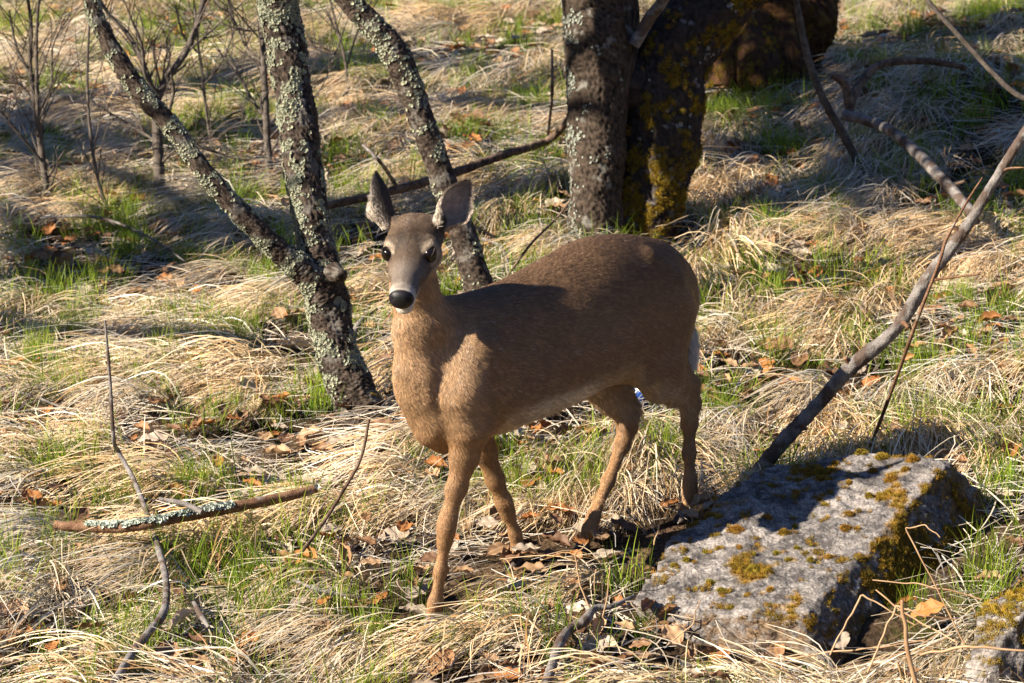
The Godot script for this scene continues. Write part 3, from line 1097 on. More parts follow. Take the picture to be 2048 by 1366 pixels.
func moss_cushion(parent: Node3D, at_: Vector3, n: Vector3, r: float, hue: float) -> void:
	var v := PackedVector3Array()
	var c := PackedColorArray()
	var ix := PackedInt32Array()
	var side := n.cross(Vector3(0.3, 0.1, 0.9)).normalized()
	var up := side.cross(n)
	var m := 22
	r *= 0.72
	var phase := rng.randf() * 10.0
	for j in 6:
		var t := float(j) / 5.0
		for i in m:
			var a := TAU * i / m
			var rr := r * t * (1.0 + 1.1 * noise.get_noise_2d(cos(a) * 130.0 + phase * 60.0, sin(a) * 130.0))
			var hgt := r * 0.3 * (1.0 - t * t) - 0.004 * t
			v.append(at_ + (side * cos(a) + up * sin(a)) * rr + n * hgt)
			c.append(Color(0.14, 0.11, 0.02).lerp(Color(0.2, 0.11, 0.03), hue))
	for j in 5:
		for i in m:
			var a := j * m + i
			var b := j * m + (i + 1) % m
			ix.append_array([a, a + m, b, b, a + m, b + m])
	var nn := smooth_normals(v, ix)
	for k in m:
		nn[k] = n
	var o := put("moss_cushion", arrays_mesh(v, nn, c, ix), mat("moss", 0.95, 0.0, 0.1), parent)
	var base := Color(0.25, 0.22, 0.03).lerp(Color(0.34, 0.18, 0.035), hue)
	grow("moss_shoots", o, {"v": v, "n": nn, "ix": ix}, moss_tuft, mat("moss_fibre", 0.8, 0.5, 0.15), int(clampf(r * r * 6.0e5, 20, 500)), func(_p, _n): return 1.0, Vector2(0.6, 1.2), func(_p): return base * rng.randf_range(0.6, 1.4))

var moss_tuft: ArrayMesh

# ---------------------------------------------------------------- ready
func _ready() -> void:
	rng.seed = 3
	noise.seed = 4
	noise.frequency = 0.01
	noise.fractal_octaves = 3
	fine.seed = 9
	fine.frequency = 0.01
	fine.fractal_octaves = 5
	eye = -ray(1130, 1090) * 7.2

	var cam := Camera3D.new()
	cam.name = "camera"
	cam.fov = HALF * 2.0
	cam.near = 0.1
	cam.far = 300.0
	cam.position = eye
	cam.rotation.x = deg_to_rad(-PITCH)
	var lens := CameraAttributesPhysical.new()
	lens.frustum_focal_length = 12.0 / tan(deg_to_rad(HALF))
	lens.frustum_focus_distance = 6.7
	lens.exposure_aperture = 9.0
	lens.frustum_near = 0.1
	lens.frustum_far = 300.0
	cam.attributes = lens
	add_child(cam)
	cam.fov = HALF * 2.0
	cam.make_current()

	var sky := ProceduralSkyMaterial.new()
	sky.sky_top_color = Color(0.32, 0.46, 0.7)
	sky.sky_horizon_color = Color(0.72, 0.76, 0.81)
	sky.sky_curve = 0.12
	sky.ground_bottom_color = Color(0.25, 0.22, 0.17)
	sky.ground_horizon_color = Color(0.5, 0.5, 0.48)
	sky.sky_energy_multiplier = 0.62
	sky.ground_energy_multiplier = 0.3
	var env := Environment.new()
	env.background_mode = Environment.BG_SKY
	env.sky = Sky.new()
	env.sky.sky_material = sky
	env.tonemap_mode = Environment.TONE_MAPPER_LINEAR
	env.tonemap_exposure = 2.7
	env.sdfgi_enabled = true
	env.ssao_enabled = true
	env.ssil_enabled = true
	var we := WorldEnvironment.new()
	we.name = "environment"
	we.environment = env
	add_child(we)

	var sun := DirectionalLight3D.new()
	sun.name = "sun"
	sun.light_energy = 1.6
	sun.light_color = Color(1.0, 0.955, 0.885)
	sun.light_angular_distance = 0.5
	sun.shadow_enabled = true
	var to_sun := Vector3(-0.79, 0.53, 0.335).normalized()
	sun.basis = Basis.looking_at(-to_sun, Vector3.UP)
	add_child(sun)

	moss_tuft = tuft_mesh(6, 12, 0.007, 0.011, 0.0013, 1.2)
	build_ground()
	build_trees()
	build_rocks()
	build_doe()
	build_branches()
	build_can()
	build_grass()
	build_leaves()

func build_ground() -> void:
	var v := PackedVector3Array()
	var c := PackedColorArray()
	var ix := PackedInt32Array()
	var xs := PackedFloat32Array()
	var zs := PackedFloat32Array()
	var t := -80.0
	while t <= 80.0:
		xs.append(t)
		t += 0.05 if absf(t) < 3.6 else (0.25 if absf(t) < 8.0 else 3.0)
	t = -120.0
	while t <= 14.0:
		zs.append(t)
		t += 0.05 if t > -9.5 and t < 2.2 else (0.3 if t > -16.0 and t < 8.0 else 4.0)
	for z in zs:
		for x in xs:
			v.append(Vector3(x, height(x, z), z))
			var a := noise.get_noise_2d(x * 400.0, z * 400.0)
			var b := fine.get_noise_2d(x * 3000.0, z * 3000.0)
			c.append(Color(0.05, 0.034, 0.02).lerp(Color(0.15, 0.098, 0.058), clampf(0.45 + a + b, 0, 1)))
	var w := xs.size()
	for j in zs.size() - 1:
		for i in w - 1:
			var a := j * w + i
			ix.append_array([a, a + 1, a + w, a + 1, a + w + 1, a + w])
	var o := put("ground", arrays_mesh(v, smooth_normals(v, ix), c, ix), mat("soil", 0.95, 0.0, 0.2, 1.5, 3.0))
	o.set_meta("kind", "structure")

func lichen_color(_p: Vector3) -> Color:
	return Color(0.3, 0.33, 0.25).lerp(Color(0.44, 0.42, 0.29), rng.randf()) * rng.randf_range(0.8, 1.1)

func moss_color(_p: Vector3) -> Color:
	return Color(0.4, 0.24, 0.03).lerp(Color(0.26, 0.21, 0.03), rng.randf()) * rng.randf_range(0.6, 1.3)

func trunk_part(called: String, o: Node3D, rows: Array, style: int, amp: float, flare := 0.0, lift := 0.0) -> Dictionary:
	var pts := []
	var radii := PackedFloat32Array()
	for r in rows:
		var p := at(r[0], r[1], r[3])
		pts.append(p)
		radii.append(px(r[2], p))
	var t := tube(rel(pts, o.position), radii, style, amp, 0, 0.0, flare)
	put(called, t.mesh, mat("bark_%d" % style, 0.85, 0.0, 0.3, 0.8, 14.0), o)
	return t

func build_trees() -> void:
	rng.seed = 21
	var flake := flake_mesh(3)
	var lm := mat("lichen", 0.95, 0.25, 0.1)
	# the lichened trunk behind the doe's head
	var b := on(728, 850)
	var d := (b - eye).dot(cam_f)
	var tree := thing("lichen_tree", "lichen-covered leaning tree with one slanting limb, left of the doe's head", "tree", b)
	var t := trunk_part("trunk", tree, [[732, 880, 100, d], [722, 820, 96, d], [690, 745, 80, d], [660, 650, 82, d + 0.02], [642, 555, 84, d + 0.04], [628, 470, 72, d + 0.05], [606, 330, 76, d + 0.08], [590, 200, 72, d + 0.1], [566, 60, 78, d + 0.12], [545, -60, 76, d + 0.1], [500, -420, 70, d], [470, -900, 56, d - 0.1], [430, -1500, 30, d - 0.2]], 0, 0.14, 0.15)
	var wish := func(p: Vector3, nn: Vector3) -> float:
		var k := noise.get_noise_3dv(p * 1100.0) + 0.5 * fine.get_noise_3dv(p * 2600.0) + 0.42 * maxf(-nn.x, 0.0) - 0.08
		return smoothstep(0.0, 0.16, k) * smoothstep(0.2, 0.45, p.y)
	grow("lichen", tree, t, flake, lm, 13000, wish, Vector2(0.004, 0.0125), lichen_color)
	t = trunk_part("limb", tree, [[652, 600, 60, d], [610, 545, 58, d - 0.02], [560, 505, 46, d - 0.05], [500, 445, 40, d - 0.08], [425, 365, 38, d - 0.1], [345, 255, 36, d - 0.1], [262, 160, 38, d - 0.1], [200, 50, 32, d - 0.1], [165, -60, 30, d - 0.1], [90, -330, 24, d - 0.1], [40, -700, 14, d - 0.2]], 0, 0.1)
	grow("lichen", tree, t, flake, lm, 5500, wish, Vector2(0.004, 0.011), lichen_color)
	var stub := trunk_part("broken_stub", tree, [[665, 545, 40, d - 0.02], [680, 552, 30, d - 0.06], [684, 556, 16, d - 0.07]], 0, 0.12)
	var stub2 := trunk_part("cut_stub", tree, [[715, 800, 60, d + 0.02], [734, 806, 50, d - 0.03], [741, 809, 42, d - 0.05]], 0, 0.16)
	grow("moss", tree, stub2, moss_tuft, mat("moss_fibre", 0.8, 0.5, 0.15), 90, func(p, nn): return clampf(nn.y + 0.2, 0, 1), Vector2(0.6, 1.0), moss_color)

	# thin leaning trunk behind the doe's shoulders
	b = on(985, 635)
	d = (b - eye).dot(cam_f)
	tree = thing("slanting_tree", "thin grey leaning trunk rising between the doe's ears and the stout tree", "tree", b)
	t = trunk_part("trunk", tree, [[990, 660, 66, d], [962, 585, 60, d], [932, 490, 54, d], [895, 385, 50, d], [855, 275, 48, d], [822, 180, 52, d], [785, 100, 56, d], [735, 40, 48, d], [680, -20, 42, d], [560, -200, 38, d], [480, -600, 26, d], [440, -1000, 12, d]], 0, 0.1, 0.1)
	grow("lichen", tree, t, flake, lm, 2200, func(p, nn): return smoothstep(0.02, 0.2, noise.get_noise_3dv(p * 1100.0) - 0.1 + 0.25 * smoothstep(0.7, 1.3, p.y)), Vector2(0.005, 0.013), lichen_color)

	# stout twin-stemmed tree behind the doe's back
	b = on(1195, 510)
	d = (b - eye).dot(cam_f)
	tree = thing("twin_stem_tree", "stout twin-stemmed tree, one stem grey and straight, one dark, mossy and bent", "tree", b)
	t = trunk_part("trunk", tree, [[1190, 545, 120, d], [1190, 480, 112, d], [1192, 380, 104, d], [1194, 270, 108, d], [1192, 160, 116, d], [1190, 60, 120, d], [1184, -60, 122, d], [1180, -500, 110, d], [1190, -1100, 90, d], [1180, -1800, 60, d]], 1, 0.11, 0.1)
	grow("lichen", tree, t, flake, lm, 1300, func(p, nn): return smoothstep(0.1, 0.3, noise.get_noise_3dv(p * 900.0) + 0.7 * maxf(-nn.x, 0.0) - 0.5), Vector2(0.006, 0.015), func(_p): return Color(0.34, 0.35, 0.29) * rng.randf_range(0.7, 1.1))
	var dm := d + 0.12
	t = trunk_part("dark_stem", tree, [[1285, 530, 130, dm], [1288, 470, 118, dm], [1300, 390, 130, dm], [1318, 300, 146, dm], [1322, 210, 152, dm], [1340, 130, 150, dm + 0.02], [1385, 60, 150, dm + 0.05], [1440, -10, 150, dm + 0.1], [1500, -120, 146, dm + 0.1], [1560, -500, 120, dm], [1600, -1200, 80, dm]], 2, 0.14, 0.1)
	var mossy := func(p: Vector3, nn: Vector3) -> float:
		var k := noise.get_noise_3dv(p * 800.0) + 0.45 * fine.get_noise_3dv(p * 2200.0)
		return clampf(smoothstep(0.12, 0.3, k + 0.42 * smoothstep(1.0, 0.55, p.y) + 0.12 * maxf(-nn.x, 0.0)) + 0.0, 0, 1)
	grow("moss", tree, t, moss_tuft, mat("moss_fibre", 0.8, 0.5, 0.15), 8000, mossy, Vector2(0.8, 1.7), moss_color)
	grow("lichen", tree, t, flake, lm, 300, func(p, nn): return smoothstep(0.2, 0.35, fine.get_noise_3dv(p * 1000.0 + Vector3(90, 0, 0))), Vector2(0.008, 0.02), func(_p): return Color(0.24, 0.245, 0.225) * rng.randf_range(0.6, 1.2))
	trunk_part("fork", tree, [[1195, 300, 90, d + 0.02], [1222, 180, 84, d + 0.03], [1250, 40, 60, d + 0.05], [1225, -60, 70, d + 0.02]], 1, 0.06)
	trunk_part("fork", tree, [[1225, 170, 70, d + 0.05], [1262, 175, 96, d + 0.08], [1310, 150, 110, dm]], 2, 0.07)
	trunk_part("side_branch", tree, [[1268, 90, 26, d - 0.02], [1300, 35, 24, d - 0.05], [1345, -30, 22, d - 0.1], [1420, -200, 18, d - 0.1], [1500, -500, 10, d - 0.1]], 3, 0.08)

	# rotting mossy trunk at the top of the picture
	b = on(1520, 172)
	d = (b - eye).dot(cam_f)
	tree = thing("mossy_trunk", "dark rotting mossy trunk base with spreading roots, behind the twin-stemmed tree", "tree", b)
	t = trunk_part("trunk", tree, [[1540, 215, 230, d + 0.1], [1545, 130, 190, d + 0.1], [1565, 20, 210, d + 0.1], [1580, -150, 200, d + 0.15], [1590, -500, 180, d + 0.2], [1600, -1300, 120, d + 0.2], [1600, -2000, 60, d + 0.2]], 7, 0.12, 0.2)
	grow("moss", tree, t, moss_tuft, mat("moss_fibre", 0.8, 0.5, 0.15), 1500, func(p, nn): return smoothstep(0.0, 0.3, noise.get_noise_3dv(p * 600.0) + 0.2), Vector2(1.0, 2.2), func(_p): return Color(0.2, 0.12, 0.025) * rng.randf_range(0.5, 1.4))
	for r in [[[1500, 40, 110, d - 0.05], [1470, 110, 90, d - 0.15], [1450, 185, 70, d - 0.2]], [[1560, 60, 110, d - 0.05], [1570, 130, 90, d - 0.15], [1600, 190, 60, d - 0.15]], [[1500, 60, 80, d - 0.1], [1515, 130, 84, d - 0.25], [1510, 190, 70, d - 0.3]]]:
		t = trunk_part("root", tree, r, 7, 0.12)
		grow("moss", tree, t, moss_tuft, mat("moss_fibre", 0.8, 0.5, 0.15), 260, func(p, nn): return smoothstep(0.0, 0.3, noise.get_noise_3dv(p * 600.0) + 0.1), Vector2(1.0, 2.2), moss_color)

	# trees outside the frame to the left, whose shadows cross the slope
	for k in 3:
		var q: Array = [[-5.3, -3.1, 0.15], [-4.7, -1.55, 0.13], [-7.5, -3.2, 0.2]][k]
		var p := Vector3(q[0], height(q[0], q[1]) - 0.1, q[1])
		var o := thing("bare_tree", ["stout oak up the slope with few dead leaves, outside the picture on the left", "oak hung with many dead leaves, nearest the picture's left edge", "thick bare tree farthest out on the left"][k], "tree", p, "oaks and bare trees on the left")
		var h := 7.0
		var main := tube(PackedVector3Array([Vector3.ZERO, Vector3(0.1, 1.5, 0.05), Vector3(0.05, 3.2, 0.1), Vector3(0.25, 5, 0.0), Vector3(0.2, h, 0.1)]), PackedFloat32Array([q[2] * 1.2, q[2], q[2] * 0.85, q[2] * 0.6, q[2] * 0.2]), 1, 0.08, 16, 0.12, 0.2)
		put("trunk", main.mesh, mat("bark_1"), o)
		for i in 6:
			var y := 1.6 + i * 0.75
			var a := i * 2.4 + k
			var l := 1.9 - i * 0.15
			var dv := Vector3(cos(a), 0.5, sin(a))
			put("limb", tube(PackedVector3Array([Vector3(0.08, y, 0.05), Vector3(0.08, y, 0.05) + dv * l * 0.5 + Vector3(0, 0.1, 0), Vector3(0.08, y + 0.3, 0.05) + dv * l]), PackedFloat32Array([q[2] * 0.45, q[2] * 0.3, q[2] * 0.08]), 1, 0.08, 8, 0.15).mesh, mat("bark_1"), o)

	# the dead leaves that this oak keeps through the winter, whose shade lies on the bank at the right
		if k < 2:
			var lx := []
			var lc := PackedColorArray()
			var towards := Vector3(-0.79, 0.53, 0.335).normalized() * 6.3
			var tufts := [Vector3(1.4, 0.95, -4.9) + towards, Vector3(1.9, 0.95, -4.7) + towards, Vector3(1.5, 0.8, -3.9) + towards, Vector3(2.1, 0.85, -4.1) + towards, Vector3(1.9, 0.7, -3.2) + towards]
			if k == 0:
				towards = towards * 0.8
				tufts = [Vector3(-2.3, 0.8, -4.8) + towards, Vector3(-1.95, 0.75, -4.5) + towards, Vector3(-1.35, 0.5, -3.2) + towards, Vector3(-1.2, 0.5, -3.0) + towards, Vector3(-2.6, 0.8, -5.0) + towards]
			for q2 in tufts:
				var w: Vector3 = q2 - p
				put("limb", tube(PackedVector3Array([Vector3(0.06, 2.6, 0.05), w * 0.55 + Vector3(0, 1.3, 0), w]), PackedFloat32Array([0.045, 0.03, 0.008]), 1, 0.08, 8, 0.15).mesh, mat("bark_1"), o)
			for e in (2300 if k == 1 else 700):
				var w: Vector3 = tufts[e % 5] - p + Vector3(rng.randfn(0, 0.3), rng.randfn(0, 0.2), rng.randfn(0, 0.3)) * (1.0 if k == 1 else 0.7)
				lx.append(Transform3D(Basis.from_euler(Vector3(rng.randf() * TAU, rng.randf() * TAU, rng.randf() * TAU)) * rng.randf_range(1.0, 1.6), w))
				lc.append(Color(0.3, 0.17, 0.08) * rng.randf_range(0.7, 1.2))
			scatter("dead_leaves", leaf_mesh(77), mat("leaf", 0.6, 0.35, 0.35), lx, lc, o)
	# grey saplings and bare shrubs in the upper left
	var sap := [
		["slender forked grey sapling between the left edge and the slanting limb", [[[318, 420, 34, 0], [318, 340, 30, 0], [315, 270, 28, 0], [312, 200, 26, 0]], [[312, 205, 22, 0], [330, 160, 22, 0], [370, 100, 20, 0], [400, 30, 16, 0], [420, -60, 12, 0]], [[312, 210, 18, 0], [290, 130, 16, 0], [255, 70, 13, 0], [215, 20, 10, 0], [180, -40, 8, 0]], [[318, 190, 12, 0], [290, 150, 10, 0], [280, 90, 8, 0], [262, 30, 6, 0]], [[335, 235, 10, 0], [350, 185, 9, 0], [345, 150, 8, 0]], [[320, 330, 9, 0], [352, 300, 7, 0], [400, 285, 6, 0], [480, 270, 5, 0]], [[314, 285, 8, 0], [270, 255, 7, 0], [210, 220, 6, 0]]]],
		["grey shrub of three upright stems near the left edge", [[[98, 425, 22, 0], [88, 340, 19, 0], [72, 220, 16, 0], [60, 130, 13, 0], [62, 50, 10, 0], [50, -40, 7, 0]], [[80, 300, 12, 0], [76, 180, 11, 0], [70, 60, 9, 0], [78, -30, 6, 0]], [[66, 200, 9, 0], [40, 170, 7, 0], [10, 160, 5, 0], [-20, 150, 5, 0]], [[62, 150, 9, 0], [35, 90, 7, 0], [18, 20, 5, 0]], [[74, 230, 8, 0], [100, 170, 6, 0], [110, 90, 5, 0], [140, 30, 4, 0]], [[90, 330, 8, 0], [50, 280, 6, 0], [0, 220, 5, 0]]]],
		["straight grey sapling just left of the lichened trunk", [[[542, 375, 22, 0], [535, 280, 20, 0], [530, 180, 18, 0], [525, 80, 16, 0], [518, -40, 14, 0], [505, -300, 9, 0]], [[532, 240, 10, 0], [500, 190, 8, 0], [470, 140, 7, 0], [445, 110, 5, 0]], [[528, 130, 8, 0], [490, 90, 7, 0], [470, 40, 5, 0], [430, 0, 5, 0]], [[527, 60, 7, 0], [480, 60, 6, 0], [440, 45, 4, 0]], [[533, 260, 7, 0], [575, 230, 5, 0], [640, 180, 4, 0], [690, 60, 4, 0]], [[530, 300, 7, 0], [490, 320, 6, 0], [400, 295, 5, 0]]]],
		["thin twiggy sapling behind the slanting limb at the top", [[[430, 330, 9, 0], [415, 240, 8, 0], [405, 150, 8, 0], [395, 60, 7, 0], [410, -40, 5, 0]], [[408, 170, 6, 0], [440, 130, 5, 0], [470, 60, 4, 0], [460, 0, 4, 0]], [[400, 110, 6, 0], [370, 70, 5, 0], [350, 10, 4, 0]]]],
		["low twiggy shrub right of the lichened trunk near the top", [[[700, 215, 9, 0], [690, 120, 8, 0], [670, 40, 7, 0], [650, -40, 5, 0]], [[688, 110, 6, 0], [640, 100, 5, 0], [610, 70, 4, 0]], [[692, 140, 6, 0], [720, 60, 5, 0], [740, 20, 4, 0]], [[680, 80, 5, 0], [650, 20, 4, 0]]]],
		["drooping brown cane across the upper left slope", [[[235, 450, 10, 0], [205, 390, 9, 0], [185, 300, 9, 0], [175, 180, 8, 0], [178, 60, 7, 0], [190, -40, 6, 0]]]],
	]
	for s in sap:
		b = on(s[1][0][0][0], s[1][0][0][1])
		d = (b - eye).dot(cam_f)
		var o := thing("sapling", s[0], "sapling", b, "saplings on the upper slope")
		var first := true
		for line in s[1]:
			var pts := []
			var radii := PackedFloat32Array()
			var off := 0.0 if first else rng.randf_range(-0.25, 0.25)
			for k in line.size():
				var p := at(line[k][0] + (0.0 if first or k == 0 else rng.randf_range(-4, 4)), line[k][1], d + off * k / line.size())
				pts.append(p)
				radii.append(px(line[k][2] * 0.72, p))
			put("stem" if first else "twig", tube(rel(pts, b), radii, 5, 0.1).mesh, mat("bark_5", 0.85, 0.0, 0.3, 0.8, 14.0), o)
			if not first or line.size() > 4:      # side shoots
				for k in range(1, line.size()):
					for e in 4:
						var p0: Vector3 = (pts[k] as Vector3).lerp(pts[k - 1], rng.randf()) - b
						var dir := (pts[k] - pts[k - 1] as Vector3).normalized()
						var sh := (dir + Vector3(rng.randfn(0, 0.6), rng.randf_range(0, 0.4), rng.randfn(0, 0.6))).normalized() * rng.randf_range(0.12, 0.42)
						var r0: float = radii[k] * 0.5
						if e < 2:
							var p1 := p0 + sh * rng.randf_range(0.4, 0.7)
							var sh2 := (sh.normalized() + Vector3(rng.randfn(0, 0.7), rng.randf_range(-0.1, 0.5), rng.randfn(0, 0.7))).normalized() * rng.randf_range(0.1, 0.25)
							put("twig", tube(PackedVector3Array([p1, p1 + sh2 * 0.5 + Vector3(0, rng.randfn(0, 0.015), 0), p1 + sh2]), PackedFloat32Array([0.0018, 0.0014, 0.0009]), 5, 0.1, 5, 0.03).mesh, mat("bark_5", 0.85, 0.0, 0.3, 0.8, 14.0), o)
						put("twig", tube(PackedVector3Array([p0, p0 + sh * 0.5 + Vector3(rng.randfn(0, 0.02), 0.02, 0), p0 + sh]), PackedFloat32Array([maxf(r0 * 0.8, 0.002), maxf(r0 * 0.5, 0.0016), 0.001]), 5, 0.1, 5, 0.03).mesh, mat("bark_5", 0.85, 0.0, 0.3, 0.8, 14.0), o)
			first = false

func build_rocks() -> void:
	rng.seed = 31
	var V := {1: at(1262, 1205, 6.64), 2: at(1600, 1240, 6.46), 3: at(1358, 1085, 6.95), 4: at(1520, 937, 7.24), 5: at(1700, 897, 7.24), 6: at(1862, 903, 7.1), 7: at(1748, 1062, 6.78), 8: at(2035, 1040, 7.25), 9: at(1900, 1250, 6.56)}
	var mid := at(1640, 1120, 6.95)
	var o := thing("boulder", "large slab-topped grey boulder with orange moss, beside the doe's hind hooves", "rock", on(1640, 1180))
	var org := o.position
	for k in V:
		V[k] -= org
	mid -= org
	var pl := [plane_of(V[1], V[2], V[4], mid), plane_of(V[2], V[6], V[8], mid), Plane(Vector3(0.9, 0.35, -0.2).normalized(), V[8] + Vector3(0.03, 0, 0)), plane_of(V[4], V[5], V[4] + Vector3(0.05, -1, -0.25), mid), plane_of(V[5], V[6], V[8], mid),
		plane_of(V[1], V[2], V[1] + Vector3(0.08, -0.3, 0.0), mid), Plane(Vector3(0.45, 0.1, 0.88).normalized(), V[2] + Vector3(0.12, -0.05, 0.02)), plane_of(V[1], V[3], V[3] + Vector3(0.1, -0.4, -0.02), mid), plane_of(V[3], V[4], V[3] + Vector3(0.03, -0.4, -0.1), mid), Plane(Vector3(0.05, 0.25, -1.0).normalized(), V[8] + Vector3(0, 0, -0.06)),
		Plane(Vector3.DOWN, 0.3)]
	var lo := Vector3(9, 9, 9)
	var hi := -lo
	for k in V:
		lo = lo.min(V[k])
		hi = hi.max(V[k])
	var t := rock_mesh(pl, lo - Vector3(0.06, 0.22, 0.12), hi + Vector3(0.08, 0.06, 0.06), 0.0085, 0.02, 0, org)
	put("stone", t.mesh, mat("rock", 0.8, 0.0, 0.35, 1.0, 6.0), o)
	# moss: film of shoots in patches, and single cushions
	var slab: Plane = pl[0]
	var patch := func(p: Vector3, nn: Vector3) -> float:
		var q := p - org
		var k := noise.get_noise_3dv(q * 420.0 + Vector3(300, 0, 50)) + 0.35 * fine.get_noise_3dv(q * 1500.0)
		var top := smoothstep(0.12, 0.22, q.y - V[7].y * 1.0)
		var small := smoothstep(0.2, 0.34, noise.get_noise_3dv(q * 1500.0 + Vector3(0, 70, 0)) + 0.25 * noise.get_noise_3dv(q * 300.0) - 0.09) * 0.6
		return clampf(maxf(smoothstep(0.2, 0.36, k + 0.3 * top), small) * smoothstep(0.15, 0.5, nn.y) + smoothstep(0.05, 0.3, k) * smoothstep(0.3, 0.6, nn.x) * 0.9, 0, 1)
	grow("moss", o, t, moss_tuft, mat("moss_fibre", 0.8, 0.5, 0.15), 9000, patch, Vector2(0.6, 1.3), func(_p): return Color(0.36, 0.19, 0.03).lerp(Color(0.24, 0.19, 0.03), rng.randf()) * rng.randf_range(0.6, 1.3))
	var spots := [[1505, 1140, 0.03, 0.2], [1535, 1035, 0.024, 0.8], [1470, 1060, 0.03, 1.0], [1418, 1165, 0.018, 0.1], [1440, 1182, 0.012, 0.1], [1552, 1108, 0.014, 0.1], [1590, 1095, 0.013, 0.2], [1565, 1065, 0.016, 0.6], [1480, 1095, 0.014, 0.9], [1660, 1112, 0.018, 0.8], [1590, 1052, 0.01, 0.1], [1640, 1000, 0.012, 0.6], [1695, 965, 0.017, 0.7], [1700, 1030, 0.016, 0.9], [1640, 945, 0.02, 0.6], [1720, 905, 0.018, 0.3], [1762, 915, 0.022, 0.5], [1825, 920, 0.024, 0.9], [1780, 960, 0.02, 0.9], [1810, 940, 0.018, 0.7], [1740, 990, 0.014, 0.4], [1350, 1130, 0.014, 0.2], [1376, 1120, 0.01, 0.2], [1462, 1215, 0.012, 0.3], [1540, 1180, 0.012, 0.8], [1410, 1105, 0.01, 0.2], [1580, 1120, 0.01, 0.2], [1670, 925, 0.014, 0.6], [1620, 1120, 0.01, 0.2], [1508, 1108, 0.009, 0.3], [1745, 940, 0.018, 0.8], [1690, 1055, 0.015, 0.9]]
	for s in spots:
		var r := ray(s[0], s[1])
		var best := 1e9
		var hit := -1
		var vv: PackedVector3Array = t.v
		for k in vv.size():
			var q := vv[k] + org - eye
			var along := q.dot(r) / r.length_squared()
			var off := (q - r * along).length() + 0.15 * (along - 6.0)
			if off < best:
				best = off
				hit = k
		moss_cushion(o, t.v[hit], t.n[hit], s[2] * rng.randf_range(0.55, 1.1), s[3])
	# the second rock, nearer and at the right edge
	var c := at(2035, 1330, 6.0)
	var o2 := thing("rock", "smaller pale rock capped with yellow moss at the lower right corner", "rock", c)
	var pl2 := [Plane(Vector3(-0.8, 0.45, 0.4).normalized(), 0.125), Plane(Vector3(-0.32, 0.94, -0.05).normalized(), 0.135), Plane(Vector3(-0.5, 0.75, 0.45).normalized(), 0.13), Plane(Vector3(0.35, 0.2, 0.9).normalized(), 0.085), Plane(Vector3(0.8, 0.5, 0.2).normalized(), 0.2), Plane(Vector3(0, 0.3, -1).normalized(), 0.16), Plane(Vector3(-0.95, 0.1, -0.3).normalized(), 0.1), Plane(Vector3.DOWN, 0.3)]
	var t2 := rock_mesh(pl2, Vector3(-0.28, -0.33, -0.3), Vector3(0.35, 0.3, 0.25), 0.0085, 0.03, 0, c)
	put("stone", t2.mesh, mat("rock", 0.8, 0.0, 0.35, 1.0, 6.0), o2)
	grow("moss", o2, t2, moss_tuft, mat("moss_fibre", 0.8, 0.5, 0.15), 1300, func(p, nn): return smoothstep(0.6, 0.9, nn.y + 0.6 * noise.get_noise_3dv(p * 900.0)), Vector2(0.7, 1.5), moss_color)

